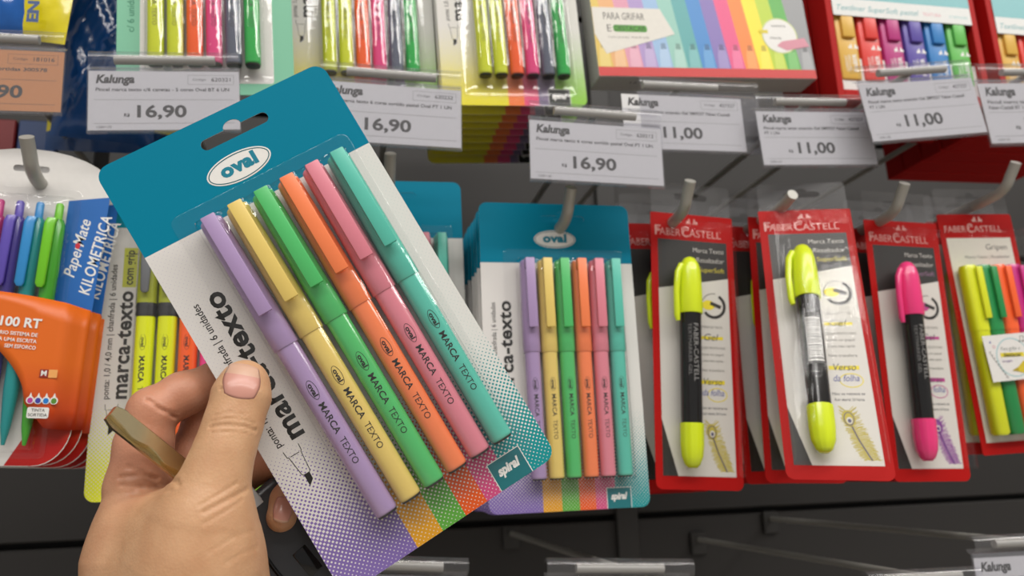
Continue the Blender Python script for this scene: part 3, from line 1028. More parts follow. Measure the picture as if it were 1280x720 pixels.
        q.text('TEXTMARKER GEL', -4.4 * M, 98 * M, 2.0 * M, mat('#6E6C6A', 0.4), width=36 * M, rot=-math.pi / 2)
    q.build('lettering', b)
    link('blister', blister_mesh(L + 4 * M, -L - 4 * M, 8 * M, h - 9 * M, [0], hgt=18.5 * M, scal=3.5 * M, seed=4, pitch=55 * M), t, BLISTER2)
    # clear hang tab above the card
    tab = sheet('hang_tab', [rrect(L + 1 * M, -L - 1 * M, h - 8 * M, h + 24 * M, 3 * M, 5), euro_hole(0, h + 14 * M, 13 * M)], 0.35 * M, 0.85 * M)
    link('hang_tab', tab, t, HOLDER_TAB)
    return t


HOLDER_TAB = clear('hang_tab_plastic', tint=(.93, .93, .93), gloss=0.4, rough=0.06, bump=0.3, nscale=40, haze=0.05)
ym = make_marker_pack('#D3E41A', '#E2CF22', '#C6B838', '#B9A93E', '#5C5670')
relabel(ym, 'yellow gel marker pack with black barrel on the hook beside the pastel packs')


def put(o, c, e):
    """centre of the card (camera-relative metres) and euler degrees"""
    E_ = Euler([math.radians(a) for a in e], 'XYZ')
    o.rotation_euler = E_
    o.location = Vector(CAM + np.array(c)) + E_.to_matrix() @ Vector((0, 0, -FH / 2))


place(ym, (811, 264), (916, 273.5), 0.524, FH)
YM_BACK = []
for k in range(1, 5):
    c = copy_tree(ym)
    relabel(c, ORD[k] + ' yellow gel marker pack from the front of the hook beside the pastel packs', 'gel marker packs behind the first')
    c.location.y += 0.021 * k
    c.location.x += -0.0045 + rnd.uniform(-.001, .001)
    c.location.z += -0.001 * k
    c.rotation_euler = (0, math.radians(rnd.uniform(-.6, 1.6)), 0)
yb = make_marker_pack('#D3E41A', '#E2CF22', '#C6B838', '#B9A93E', '#5C5670', True)
relabel(yb, 'yellow gel marker pack with barcode sticker tilted forward at the hook end')
put(yb, (0.3105, 0.4745, 0.0835), (-15.5, 3.0, -20.0))
for k in range(3):
    c = copy_tree(ym)
    relabel(c, ORD[k] + ' upright yellow gel marker pack behind the tilted barcode sticker pack', 'gel marker packs behind the tilted one')
    place(c, (938, 270), (1040, 280), 0.532, FH)
    c.location.y += 0.022 * k
    c.rotation_euler = (0, math.radians((2.4, 0.8, 1.6)[k]), 0)
    c.location.x += -.004 * k
pk = make_marker_pack('#E8377A', '#B53A86', '#8E6A86', '#8A4A94', '#5A2E78')
relabel(pk, 'pink gel marker pack with black barrel and purple feather print')
place(pk, (1076, 274), (1173, 280), 0.522, FH)
for k in range(1, 4):
    c = copy_tree(pk)
    relabel(c, ORD[k] + ' pink gel marker pack from the front of its hook', 'pink marker packs on one hook')
    c.location.y += 0.022 * k
    c.location.x += rnd.uniform(-.001, .001)


# ================================================================== FOUR-MARKER PACK (far right)
def make_four():
    w, h = 0.070, 0.190
    t = thing('marker_pack', 'four colour marker pack with red header and white notepad insert', 'marker pack')
    link('card', sheet('card', [card_outline(w, h, 2 * M)], 0.5 * M, 0.25 * M), t, RED)
    L = -w / 2
    pr = Print(0.0)
    lt = mat('#D9A9A2', 0.4)
    pr.text('FABER', L + 5 * M, h - 15 * M, 5.2 * M, lt, width=20 * M, layer=1)
    pr.text('CASTELL', L + 27 * M, h - 15 * M, 5.2 * M, lt, width=32 * M, layer=1)
    pr.text('C', L + 26 * M, h - 15.4 * M, 7.4 * M, lt, width=5.6 * M, layer=2)
    bag_mark(pr, 2 * M, h - 5.2 * M, 1.7 * M, lt, 1)
    pr.rect(L + 5 * M, -L - 5 * M, 9 * M, h - 20 * M, mat('#D2CEC2', 0.4), 1)
    pr.text('Gripen', -L - 10 * M, h - 30 * M, 4.6 * M, GREYINK, width=20 * M, align='r', layer=2)
    pr.text('Marca Texto | Resaltador', -L - 9 * M, h - 37 * M, 2.4 * M, GREYINK, width=42 * M, align='r', layer=2)
    pr.build('print', t)
    cols = ['#D5DC1C', '#1F8A47', '#F4622A', '#C0247E']
    for k, cc in enumerate(cols):
        u = (-22.5 + 13.4 * k) * M
        cm = mat(cc, 0.3, 0.03, coat=0.25)
        b = link('marker', loft([(0, 0, 0, 4.6 * M, 4.2 * M, 3), (2 * M, 0, 0, 6.2 * M, 5.4 * M, 3), (80 * M, 0, 0, 6.3 * M, 5.5 * M, 3)], 20), t, cm)
        b.location = (u, -7 * M, 14 * M)
        link('cap', loft([(79 * M, 0, 0, 6.6 * M, 5.8 * M, 3), (128 * M, 0, 0, 6.5 * M, 5.7 * M, 3), (131 * M, 0, 0, 5.6 * M, 4.8 * M, 3)], 20), b, cm)
        link('clip', box(0.8 * M, 6.2 * M, -8.6 * M, -6.4 * M, 88 * M, 129 * M, 0.6 * M), b, cm)
    q = sheet('insert', [[(-22 * M, 45 * M), (26 * M, 47 * M), (25 * M, 82 * M), (-24 * M, 80 * M)]], 0.4 * M, -15.8 * M)
    s = link('insert_card', q, t, PAPER)
    s.location = (-6 * M, 0, 8 * M)
    pr = Print(-16.0 * M)
    pr.ring(0, 63 * M, 15 * M, 15 * M, 0.9 * M, mat('#9CBFC2', 0.5), 0, 32)
    pr.text('Para grifar e', -1 * M, 68.5 * M, 2.8 * M, mat('#8F948F', 0.5), width=17 * M, align='c', layer=1)
    pr.rect(-11 * M, 10 * M, 63.4 * M, 66.6 * M, mat('#D9C832', 0.5), 1)
    pr.text('destacar', -0.5 * M, 63.6 * M, 3.0 * M, mat('#5B5520', 0.5), width=16 * M, align='c', layer=2, bold=0.03)
    pr.text('secagem', -6 * M, 59.6 * M, 1.8 * M, mat('#7A5E93', 0.5), width=9 * M, align='c', layer=2)
    pr.poly([(-3.5 * M, 53 * M), (2.5 * M, 55.5 * M), (8 * M, 60 * M), (24 * M, 61.5 * M), (24.5 * M, 52 * M), (9 * M, 50.2 * M), (2 * M, 52 * M)], mat('#CBB62C', 0.45), 3)
    pr.poly([(-3.5 * M, 53 * M), (2.5 * M, 55.5 * M), (2 * M, 52 * M)], mat('#A89322', 0.45), 4)
    for i in range(9):
        a, b_ = -21 * M + 1.4 * M * i, 67 * M - 2.4 * M * i
        pr.line([(a, b_), (a + 2.2 * M, b_ + 1.0 * M)], 0.35 * M, GREYINK, 1)
    pr.line([(-20 * M, 67 * M), (-8 * M, 47 * M)], 0.3 * M, GREYINK, 1)
    pr.ell(-18 * M, 75 * M, .9 * M, .9 * M, mat('#7A78A8', 0.5), 1, 10)
    pr.ring(-15.5 * M, 71.5 * M, 1.2 * M, 1.2 * M, .4 * M, mat('#D08A94', 0.5), 1, 12)
    pr.line([(9 * M, 75 * M), (9.6 * M, 79 * M), (12.6 * M, 79 * M), (12 * M, 75 * M)], 0.4 * M, GREYINK, 1)
    pr.ell(8.3 * M, 75 * M, .9 * M, .7 * M, GREYINK, 1, 10)
    pr.ell(11.3 * M, 75 * M, .9 * M, .7 * M, GREYINK, 1, 10)
    pr.build('print', s)
    link('blister', blister_mesh(L + 4 * M, -L - 4 * M, 9 * M, h - 16 * M, [(-22.5 + 13.4 * k) * M for k in range(4)], hgt=17.5 * M, scal=0.8 * M, seed=6, pitch=13.6 * M), t, BLISTER2)
    tab = sheet('hang_tab', [rrect(L + 1 * M, -L - 1 * M, h - 8 * M, h + 22 * M, 3 * M, 5), euro_hole(0, h + 13 * M, 13 * M)], 0.35 * M, 0.85 * M)
    link('hang_tab', tab, t, HOLDER_TAB)
    return t, h


four, FOURH = make_four()
place(four, (1171, 266), (1280, 270), 0.530, FOURH)
four.rotation_euler = Euler((0, math.radians(-2.0), 0))
for k in range(1, 3):
    c = copy_tree(four)
    relabel(c, ORD[k] + ' four colour marker pack from the front of its hook', 'four colour packs on one hook')
    c.location.y += 0.022 * k
    c.rotation_euler = (0, math.radians(0.5), 0)


# ================================================================== RAINBOW STRIPED BOX
def make_rainbow():
    t = thing('highlighter_box', 'rainbow striped highlighter box with a red base strip', 'box')
    w, h, dpt = 0.186, 0.115, 0.024
    white = mat('#C9C6C2', 0.4, name='box_white')
    link('carton', box(-w / 2, w / 2, 0, dpt, 0, h, 0.0006, 1), t, white)
    pr = Print(0.0)
    cols = ['#D8B84A', '#E0A568', '#D58FA6', '#A48BC0', '#8FB2D6', '#8CC0B2', '#4E9FA0', '#2F80C4', '#7C68AE', '#E0467E', '#F07F1E', '#F2DC10', '#B4CC1E', '#4FA83C', '#8C8E90']
    N = len(cols); pw = w / N
    for k, cc in enumerate(cols):
        cm = mat(cc, 0.35, 0.03, name='rainbow_stripe')
        u = -w / 2 + pw * k
        pr.poly([(u, 8 * M), (u + pw, 8 * M), (u + pw - 12 * M if k < N - 1 else w / 2 - 0.1 * M, h - 0.2 * M), (max(-w / 2 + .1 * M, u - 12 * M), h - 0.2 * M)], cm, 0)
    pr.rect(-w / 2, w / 2, 0.4 * M, 8 * M, mat('#C8201C', 0.35, name='red_strip'), 1)
    for k, cc in enumerate(cols):           # printed pen noses at the foot of each stripe
        u = -w / 2 + pw * (k + .5)
        lc = mat(cc, 0.3, name='pen_nose_print')
        pr.poly([(u - 4.6 * M, 8.1 * M), (u + 4.6 * M, 8.1 * M), (u + 4.0 * M, 20 * M), (u + 2.6 * M, 27 * M), (u - 2.6 * M, 27 * M), (u - 4.0 * M, 20 * M)], mat('#' + ''.join('%02X' % int(int(cc[i:i + 2], 16) * .78 + 255 * .22) for i in (1, 3, 5)), 0.35), 2)
        pr.poly([(u - 2.4 * M, 24 * M), (u + 2.4 * M, 24 * M), (u + 1.6 * M, 29 * M), (u - 1.6 * M, 29 * M)], mat('#' + ''.join('%02X' % int(int(cc[i:i + 2], 16) * .78) for i in (1, 3, 5)), 0.35), 3)
    # note slip
    pr.poly([(-w / 2 + 0.3 * M, 36 * M), (-w / 2 + 8 * M, 19 * M), (-w / 2 + 67 * M, 37 * M), (-w / 2 + 57 * M, 59 * M), (-w / 2 + .3 * M, 59 * M)], mat('#DCD8CF', 0.5), 4)
    pr.text('PARA GRIFAR', -w / 2 + 9 * M, 48.5 * M, 6 * M, mat('#5B5753', 0.5), width=34 * M, layer=5)
    pr.text('E', -w / 2 + 11 * M, 38 * M, 6 * M, mat('#5B5753', 0.5), layer=5)
    pr.rect(-w / 2 + 16 * M, -w / 2 + 44 * M, 38 * M, 44 * M, mat('#4E9A2E', 0.5), 5, r=2 * M)
    pr.text('DESTACAR', -w / 2 + 17 * M, 39 * M, 4.4 * M, mat('#2E5F1A', 0.5), width=26 * M, layer=6, bold=0.02)
    pr.text('com ponta chanfrada', -w / 2 + 11 * M, 32.6 * M, 2.0 * M, mat('#8E8A84', 0.5), width=34 * M, layer=5)
    # round badge with a pink pen
    cx, cz = w / 2 - 27 * M, 38 * M
    pr.ell(cx, cz, 16 * M, 16 * M, mat('#C7D08A', 0.4), 4, 36)
    pr.ell(cx, cz, 15 * M, 15 * M, WHITE, 5, 36)
    pr.text('textura', cx, cz + 8 * M, 2.4 * M, GREYINK, width=13 * M, align='c', layer=6)
    pr.rect(cx - 10 * M, cz + 10 * M, cz + 2 * M, cz + 5 * M, mat('#D9C832', 0.5), 6)
    pr.text('macia', cx - 4 * M, cz - 3 * M, 2.4 * M, GREYINK, width=10 * M, align='c', layer=6)
    pr.poly([(cx - 4 * M, cz - 9 * M), (cx + 1 * M, cz - 5 * M), (cx + 22 * M, cz - 1.5 * M), (cx + 25.5 * M, cz - 9 * M), (cx + 4 * M, cz - 13 * M)], mat('#CF8898', 0.4), 7)
    pr.build('print', t)
    q = Print(0.0)
    q.text('15 cores', -w / 2 + 28 * M, 8 * M, 3 * M, GREYINK, width=26 * M)
    o = q.build('underside_print', t)
    o.rotation_euler = (math.radians(90), 0, 0)
    for v in o.data.vertices: v.co.y = -0.0002 if v.co.y > -1 else v.co.y
    o.rotation_euler = (math.radians(-90), 0, 0)
    for v in o.data.vertices:
        v.co = Vector((v.co.x, 0.0002, v.co.z + 0.0))
    return t


rainbow = make_rainbow()
place_bottom(rainbow, (735, 95), (1034, 99), 0.532)


# ================================================================== SIX-MARKER WINDOW BOXES
def make_gelbox():
    w, h, dpt = 0.146, 0.150, 0.022
    t = thing('highlighter_box', 'x', 'box')
    parts = [box(-w / 2, w / 2, dpt - 1 * M, dpt, 0, h), box(-w / 2, -w / 2 + 6 * M, -2 * M, dpt, 0, h, .4 * M, 1), box(w / 2 - 6 * M, w / 2, -2 * M, dpt, 0, h, .4 * M, 1), box(-w / 2 + 6 * M, w / 2 - 6 * M, -2 * M, dpt, 0, 9 * M, .4 * M, 1)]
    link('carton', join(parts), t, RED)
    link('window_panel', box(-w / 2 + 6 * M, w / 2 - 6 * M, -2.6 * M, -2.0 * M, 76 * M, h, .2 * M, 1), t, mat('#D5D6D3', 0.4))
    pr = Print(-2.6 * M)
    pr.rect(-w / 2 + 6 * M, w / 2 - 6 * M, 92 * M, h, mat('#6FB0B4', 0.4), 0)
    pr.text('Textliner SuperSoft pastel', -w / 2 + 10 * M, 81 * M, 5 * M, mat('#4F9AA0', 0.4), width=78 * M, shear=0.3)
    pr.text('TEXTURA', 28 * M, 81.5 * M, 3.2 * M, mat('#D99AA4', 0.4), width=18 * M, align='c')
    pr.text('cremosa', 54 * M, 81.5 * M, 3.2 * M, mat('#8FBFC0', 0.4), width=18 * M, align='c', shear=0.3)
    pr.build('print', t)
    link('liner', box(-w / 2 + 6 * M, w / 2 - 6 * M, 3 * M, 5 * M, 9 * M, 40 * M), t, PAPER)
    cols = ['#DDB04E', '#E0453E', '#B8377E', '#5E50A4', '#3A82C4', '#66BD58']
    for k, cc in enumerate(cols):
        u = (-55 + 21.6 * k) * M
        cm = mat(cc, 0.34, 0.03)
        b = link('marker', box(-9.5 * M, 9.5 * M, 1 * M, 16 * M, 20 * M, 92 * M, 2 * M), t, cm)
        b.location = (u, 0, 0)
        link('clip', box(-5.2 * M, 6.6 * M, -2.0 * M, 1.2 * M, 57 * M, 91 * M, 1.4 * M), b, cm)
        q = Print(1 * M)
        q.text('FABER', 6.2 * M, 27 * M, 4.0 * M, WHITE, width=16 * M, rot=math.pi / 2, bold=0.02)
        q.text('TEXTLINER', 0.5 * M, 27 * M, 2.4 * M, WHITE, width=15 * M, rot=math.pi / 2)
        q.text('SUPERSOFT', -2.6 * M, 27 * M, 2.2 * M, WHITE, width=14 * M, rot=math.pi / 2)
        bag_mark(q, 4.5 * M, 49 * M, 1.6 * M, WHITE, 0)
        q.build('lettering', b)
    return t


gel = make_gelbox()
relabel(gel, 'front red window box showing six upright pastel to bright markers')
place_bottom(gel, (1034, 124), (1252, 136), 0.530)
for k in range(1, 3):
    c = copy_tree(gel)
    relabel(c, ORD[k] + ' red window box from the front of the six marker box hook', 'red window boxes on one hook')
    c.location.y += 0.0265 * k
gel2 = copy_tree(gel)
relabel(gel2, 'red window box of markers cut off beyond the six marker box')
gel2.location.x += 0.1585
gel2.location.z -= 0.004
for k in range(1, 6):
    c = copy_tree(gel2)
    relabel(c, ORD[k] + ' red window box from the front of the cut off window box hook', 'red window boxes on the next hook')
    c.location.y += 0.0265 * k


# ================================================================== BLUE POLY BAGS (upper left)
def make_bag(name, label, w, h, dpt, seed, colf, mats_, print_fn=None):
    r2 = random.Random(seed)
    nx, nz = 22, 30
    ph = [r2.uniform(0, 6.28) for _ in range(10)]
    V, Fc = [], []
    for side in (-1, 1):
        for j in range(nz + 1):
            for i in range(nx + 1):
                a, b = i / nx, j / nz
                e = min(1, min(a, 1 - a) * 5) ** .6 * min(1, min(b, 1 - b) * 5) ** .6
                wr = sum(math.sin((3 + 2.3 * k) * a * 3 + (2 + 1.9 * k) * b * 4 * (1 if k % 2 else -1) + ph[k]) for k in range(8)) / 8
                y = side * (dpt / 2 * e * (1 + .55 * wr))
                V.append(((a - .5) * w, y, b * h))
    S = (nx + 1) * (nz + 1)
    for s in (0, 1):
        for j in range(nz):
            for i in range(nx):
                q = s * S + j * (nx + 1) + i
                f = (q, q + 1, q + nx + 2, q + nx + 1)
                Fc.append(f if s == 0 else tuple(reversed(f)))
    t = thing(name, label, 'bag')
    me = mesh('film', V, Fc, 80)
    o = link('film', me, t, mats_)
    if colf:
        me.polygons.foreach_set('material_index', [colf(sum(V[i][0] for i in p.vertices) / 4 / w, sum(V[i][2] for i in p.vertices) / 4 / h) for p in me.polygons])
    if print_fn:
        pr = Print(bend=lambda u: -dpt * 0.86)
        print_fn(pr); pr.build('lettering', t)
    return t


bagblue = mat('#1259A8', 0.22, 0.10, 40, bump=0.3, coat=0.5, name='blue_film')
bagnavy = mat('#174884', 0.24, 0.16, 30, bump=0.3, coat=0.5, name='navy_film')
bagyel = mat('#E3D21C', 0.24, 0.06, 40, bump=0.3, coat=0.5, name='yellow_film')


def bprint(pr):
    pr.text('EN', 33 * M, 5 * M, 6 * M, mat('#123C74', 0.4), width=15 * M, rot=math.radians(95), bold=0.05)


bg = make_bag('poly_bag', 'glossy blue bag with yellow side strip above the orange price tag', 0.090, 0.12, 0.018, 3, lambda a, b: 1 if a > .22 else 0, [bagblue, bagyel], bprint)
bg.location = Vector(P(-14, 44, 0.52)); bg.rotation_euler = Euler((0, math.radians(4), 0))
bg = make_bag('poly_bag', 'dark navy crinkled plastic bag hanging between the price tags', 0.066, 0.16, 0.03, 8, None, [bagnavy])
bg.location = Vector(P(128, 176, 0.575)); bg.rotation_euler = Euler((0, math.radians(1), math.radians(8)))
for k in range(3):
    bg = make_bag('poly_bag', ORD[k] + ' dark navy plastic bag back from the 620321 price tag', 0.075, 0.15, 0.022, 20 + k, lambda a, b: 1 if .1 < b < .22 and abs(a) > .12 else 0, [bagnavy, bagyel])
    bg['group'] = 'navy bags further back'
    bg.location = Vector(P(122 + 34 * k, 190, 0.63 + .03 * k))
bg = make_bag('poly_bag', 'dark grey crinkled bag between the blue bag and the navy bag', 0.050, 0.13, 0.022, 31, None, [mat('#2E3138', 0.25, 0.2, 40, coat=0.4, name='smoky_film')])
bg.location = Vector(P(74, 58, 0.60))
box_dark = thing('carton_stack', 'dark blurred red and blue cartons behind the pen pack', 'cartons')
for k, (cc, x) in enumerate((('#7A1E22', 0), ('#28406E', 32), ('#3A3A3C', 64))):
    q = link('carton', box((x - 46) * M, (x - 16) * M, 0, 40 * M, 0, 46 * M, 1 * M, 1), box_dark, mat(cc, 0.5))
box_dark.location = Vector(P(40, 214, 0.70))

# ================================================================== PRICE TAGS AND HOOKS
TW, TH = 0.095, 0.0425
LOGO = mat('#1E1C1B', 0.5, name='tag_ink')
TGREY = mat('#C9C7C6', 0.5, name='tag_grey')


def tag_holder(t, w=TW, du=0.0, drop=0.0):
    """clear channel: tube on top, pocket below; z=0 at the label's lower edge"""
    w2 = w / 2
    pts = []
    rt = 6.2 * M
    prof = []
    for i in range(13):
        a = math.radians(-60 + 300 * i / 12)
        prof.append((-rt * math.sin(a) * 0.8 + 1.0 * M, TH + 8.6 * M + rt * -math.cos(a)))
    V, Fc = [], []
    for (y, z) in prof:
        V.append((-w2 + du, y, z)); V.append((w2 + du, y, z))
    for i in range(len(prof) - 1):
        Fc.append((2 * i, 2 * i + 1, 2 * i + 3, 2 * i + 2))
    me = mesh('tube', V, Fc, 60)
    front = box(-w2 - 0.6 * M + du, w2 + 0.6 * M + du, -1.5 * M, -1.0 * M, -1.2 * M - drop, TH + 3 * M)
    back = box(-w2 - 0.6 * M + du, w2 + 0.6 * M + du, 0.5 * M, 1.0 * M, -1.2 * M - drop, TH + 3 * M)
    foot = box(-w2 - 0.6 * M + du, w2 + 0.6 * M + du, -1.5 * M, 1.0 * M, -2.2 * M - drop, -1.2 * M - drop)
    o = link('holder', join([me, front, back, foot], 'holder'), t, HOLDER)
    return o


def price_tag(tl, tr, code, lines, price, label, hx='#D3D2D2', logo=True, foot='12001-20', du=0.0, arm=True, Y=None, pu=30.0):
    a, b = P(*tl, 0.5), P(*tr, 0.5)
    if Y is None: Y = 0.482
    sc = np.linalg.norm(a - b) * Y / 0.5 / TW
    t = thing('price_tag', label, 'price tag')
    place(t, tl, tr, Y, TH * sc)
    t.scale = (sc, sc, sc)
    link('label_paper', box(-TW / 2, TW / 2, -0.6 * M, 0.0, 0, TH), t, mat(hx, 0.55, 0.02, name='label_paper'))
    L = -TW / 2
    pr = Print(-0.6 * M)
    gl = mat('#8E8C8B' if logo else '#7A5B40', 0.5)
    if logo:
        pr.text('Kalunga', L + 4.5 * M, TH - 8.6 * M, 5.6 * M, LOGO, width=24 * M, bold=0.045, shear=0.18)
    u0, u1 = TW / 2 - 33 * M, TW / 2 - 3.5 * M
    pr.line([(u0, TH - 2.8 * M), (u1, TH - 2.8 * M), (u1, TH - 9.6 * M), (u0, TH - 9.6 * M), (u0, TH - 2.8 * M)], .25 * M, gl)
    pr.text('Código', u0 + 3 * M, TH - 6.8 * M, 1.7 * M, LOGO, width=8.5 * M)
    pr.text(code, u1 - 2 * M, TH - 7.3 * M, 2.7 * M, LOGO, width=12.5 * M, align='r', bold=0.01)
    for q, (s_, ww) in enumerate(lines):
        pr.text(s_, L + 4.5 * M, TH - (14.6 + 4.0 * q) * M, 2.4 * M, LOGO, width=ww * M, bold=0.02)
    pr.rect(L + 3.5 * M, TW / 2 - 3.5 * M, TH - 21.0 * M, TH - 20.7 * M, gl)
    pr.rect(L + 3.5 * M, TW / 2 - 3.5 * M, 4.6 * M, 4.9 * M, gl)
    pr.text('R$', L + (pu - 8) * M, 9.6 * M, 2.2 * M, LOGO, bold=0.03)
    pr.text(price, L + pu * M, 9.2 * M, 8.2 * M, LOGO, width=31 * M if len(price) == 5 else None, bold=0.03)
    if foot: pr.text(foot, L + 5.5 * M, 1.5 * M, 1.6 * M, LOGO, width=9 * M)
    pr.build('lettering', t)
    tag_holder(t, du=du)
    if arm: label_arm(t, Y, label)
    return t


def label_arm(t, Y, label):
    """steel arm that carries the tag: rod back to the wall and a crossbar inside the clear tube"""
    R3 = t.rotation_euler.to_matrix()
    c = t.location + R3 @ (Vector((0, 0.4 * M, TH + 8.6 * M)) * t.scale.x)
    a = thing('label_arm', 'steel arm of the ' + label, 'label arm')
    a.location = (c.x, WALLY, c.z)
    ax = R3 @ Vector((1, 0, 0))
    p0 = Vector((0, c.y - WALLY, 0))
    link('crossbar', tube([p0 - ax * 0.029, p0 + ax * 0.029], 2.9 * M, 12), a, METAL)
    link('rod', tube([p0 + Vector((0, 1 * M, 0)), Vector((0, -0.004, 0))], 2.6 * M, 10), a, METAL)
    link('back_plate', box(-9 * M, 9 * M, -5 * M, -0.5 * M, -16 * M, 8 * M, 1 * M, 1), a, railm)


D620 = ('Pincel marca texto 6 cores sortido pastel Oval PT 1 UN', 84)
DFAB = ('Pincel marca texto amarelo Gel SM9557 Faber-Castell', 80)
price_tag((-124, 57), (81, 66), '181016', (('Percevejo colorido c/500 sortidas 300578', 81),), '13,90', 'orange price tag beside the blue bag', '#CF8A4C', False, pu=41.0)
price_tag((111, 89), (298.5, 90.5), '620321', (('Pincel marca texto c/6 canetas - 5 cores Oval BT 6 UN', 84),), '16,90', 'white price tag reading 620321 and 16,90')
price_tag((400, 100.5), (576, 114), '620232', (D620,), '16,90', 'tilted white price tag reading 620232, partly behind the held pack', foot=None)
price_tag((661.5, 150), (825, 162), '620212', (D620,), '16,90', 'white price tag reading 620212 above the front pastel pack')
price_tag((776, 117.5), (925, 124.5), '427327', (DFAB,), '11,00', 'white price tag under the rainbow box, overlapped by the 620212 tag', du=0.014, Y=0.50)
price_tag((944, 139.5), (1084, 141), '427327', (DFAB, ('PT 1 UN', 12)), '11,00', 'white 11,00 price tag hanging lowest, beside the tilted one', Y=0.49)
price_tag((1072, 107), (1213, 97.5), '427327', (DFAB, ('PT 1 UN', 12)), '11,00', 'white 11,00 price tag tilted upward over the six marker box', Y=0.470)
price_tag((1220.5, 105), (1366, 104), '427328', (('Pincel marca texto c/4 cores Gel SM9557', 80), ('Faber-Castell BT 1 UN', 34)), '11,00', 'white 11,00 price tag cut off beside the tilted one')
# lower row, only their tops reach into view
price_tag((398, 722), (584, 727), '620213', (D620,), '16,90', 'clear tag holder under the corner of the held pack', Y=0.51)
price_tag((682, 729), (866, 729), '620214', (D620,), '16,90', 'clear tag holder with grey bar under the pastel stack', Y=0.51)
price_tag((1084, 741), (1226, 733), '427329', (DFAB,), '11,00', 'clear tag holder at the end of the longest low rod', Y=0.50)
price_tag((1216, 698), (1362, 690), '427330', (DFAB,), '11,00', 'clear tag holder with white label cut off at the right', Y=0.50)


def peg_hook(tip, Yt, label, rise=1.0):
    """product hook: straight rod from the wall with an upturned front end"""
    p = P(*tip, Yt)
    h = thing('peg_hook', label, 'hook')
    z = p[2] - 0.019 * rise
    h.location = (p[0], WALLY, z)
    d = Yt - WALLY
    pts = [(0, -0.004, 0), (0, d + 0.040, 0), (0, d + 0.028, 0.0006)]
    for i in range(1, 8):
        a = i / 7
        pts.append((0, d + 0.026 - 0.018 * a - 0.003 * math.sin(a * 3.1), 0.0006 + 0.0095 * a ** 1.5))
    pts.append((0, d, 0.019))
    pts = [(a, b_, c_ * rise) for a, b_, c_ in pts]
    link('rod', tube(pts, 4.0 * M, 12), h, METAL)
    link('back_plate', box(-10 * M, 10 * M, -5 * M, -0.5 * M, -14 * M, 10 * M, 1 * M, 1), h, railm)
    return h


peg_hook((33, 171), 0.470, 'upturned steel hook through the slot of the pen pack')
peg_hook((488, 192), 0.520, 'steel hook tip under the 620232 price tag')
peg_hook((714, 234), 0.492, 'upturned steel hook through the front pastel pack')
peg_hook((863, 226), 0.488, 'upturned steel hook carrying the first yellow marker packs')
peg_hook((991, 243), 0.486, 'short steel hook end above the tilted yellow marker pack', rise=0.25)
peg_hook((1131, 229), 0.488, 'upturned steel hook carrying the pink marker packs')
peg_hook((1270, 203), 0.484, 'large upturned steel hook above the four colour pack')

# ================================================================== HAND
def seg_sdf(p, a, b, ra, rb):
    ba = b - a
    L2 = ba @ ba
    t = np.clip(((p - a) @ ba) / L2, 0, 1)
    t2 = t
    d = np.linalg.norm(p - (a + t2[:, None] * ba), axis=1)
    return d - (ra + (rb - ra) * t2)


def smin(a, b, k):
    h = np.clip(0.5 + 0.5 * (b - a) / k, 0, 1)
    return b * (1 - h) + a * h - k * h * (1 - h)


def H(px, py, Y, r):
    return (P(px, py, Y), r)


CH_THUMB = [H(306, 478, .3490, .0092), H(302, 494, .3480, .0110), H(291, 532, .3455, .0108), H(279, 568, .3440, .0112), H(268, 604, .3440, .0128), H(258, 648, .3450, .0175), H(250, 700, .3490, .0235), H(240, 770, .3560, .0280), H(225, 860, .365, .0290), H(205, 1000, .375, .0300)]
CH_INDEX = [H(335, 447, .3870, .0074), H(272, 476, .3800, .0086), H(228, 493, .3740, .0094), H(190, 514, .3690, .0098), H(180, 556, .3700, .0116), H(173, 610, .3720, .0132), H(178, 690, .3740, .0170), H(200, 790, .3760, .0230), H(205, 900, .378, .0270)]
CH_MIDDLE = [H(345, 492, .3950, .0076), H(300, 508, .3920, .0084), H(256, 528, .3880, .0092), H(240, 570, .3880, .0100), H(225, 640, .3880, .0120), H(220, 740, .386, .018)]
CH_RING = [H(385, 562, .3920, .0076), H(338, 576, .3950, .0084), H(300, 592, .3990, .0092), H(262, 640, .4000, .0105), H(235, 740, .396, .017)]
CH_PINKY = [H(352, 646, .3800, .0066), H(358, 624, .3835, .0070), H(368, 606, .3900, .0074), H(388, 604, .4010, .0078), H(372, 640, .4130, .0082), H(320, 672, .4130, .0092), H(255, 730, .406, .0150)]


def chain_sdf(p, ch, k=0.006):
    d = None
    for (a, ra), (b, rb) in zip(ch[:-1], ch[1:]):
        s = seg_sdf(p, a, b, ra, rb)
        d = s if d is None else smin(d, s, k)
    return d


def hand_sdf(p):
    th = chain_sdf(p, CH_THUMB, 0.005)
    ix = chain_sdf(p, CH_INDEX, 0.003)
    mi = chain_sdf(p, CH_MIDDLE, 0.003)
    ri = chain_sdf(p, CH_RING, 0.003)
    pi_ = chain_sdf(p, CH_PINKY, 0.002)
    d = smin(ix, mi, 0.0012)
    d = smin(d, ri, 0.0012)
    d = smin(d, pi_, 0.0008)
    # web of skin between thumb and index, heel of the palm
    web = seg_sdf(p, P(172, 655, .368), P(246, 672, .352), .0150, .0170)
    palm = seg_sdf(p, P(185, 720, .372), P(235, 740, .362), .0230, .0270)
    # the thumb's free part must stay clear of the fingers, so blend softly only low down
    zc = P(230, 640, .36)[2]
    k = np.clip((zc + 0.012 - p[:, 2]) / 0.03, 0, 1) * 0.016 + 0.0006
    body = smin(smin(th, web, 0.014), palm, 0.014)
    return smin(d, body, k)


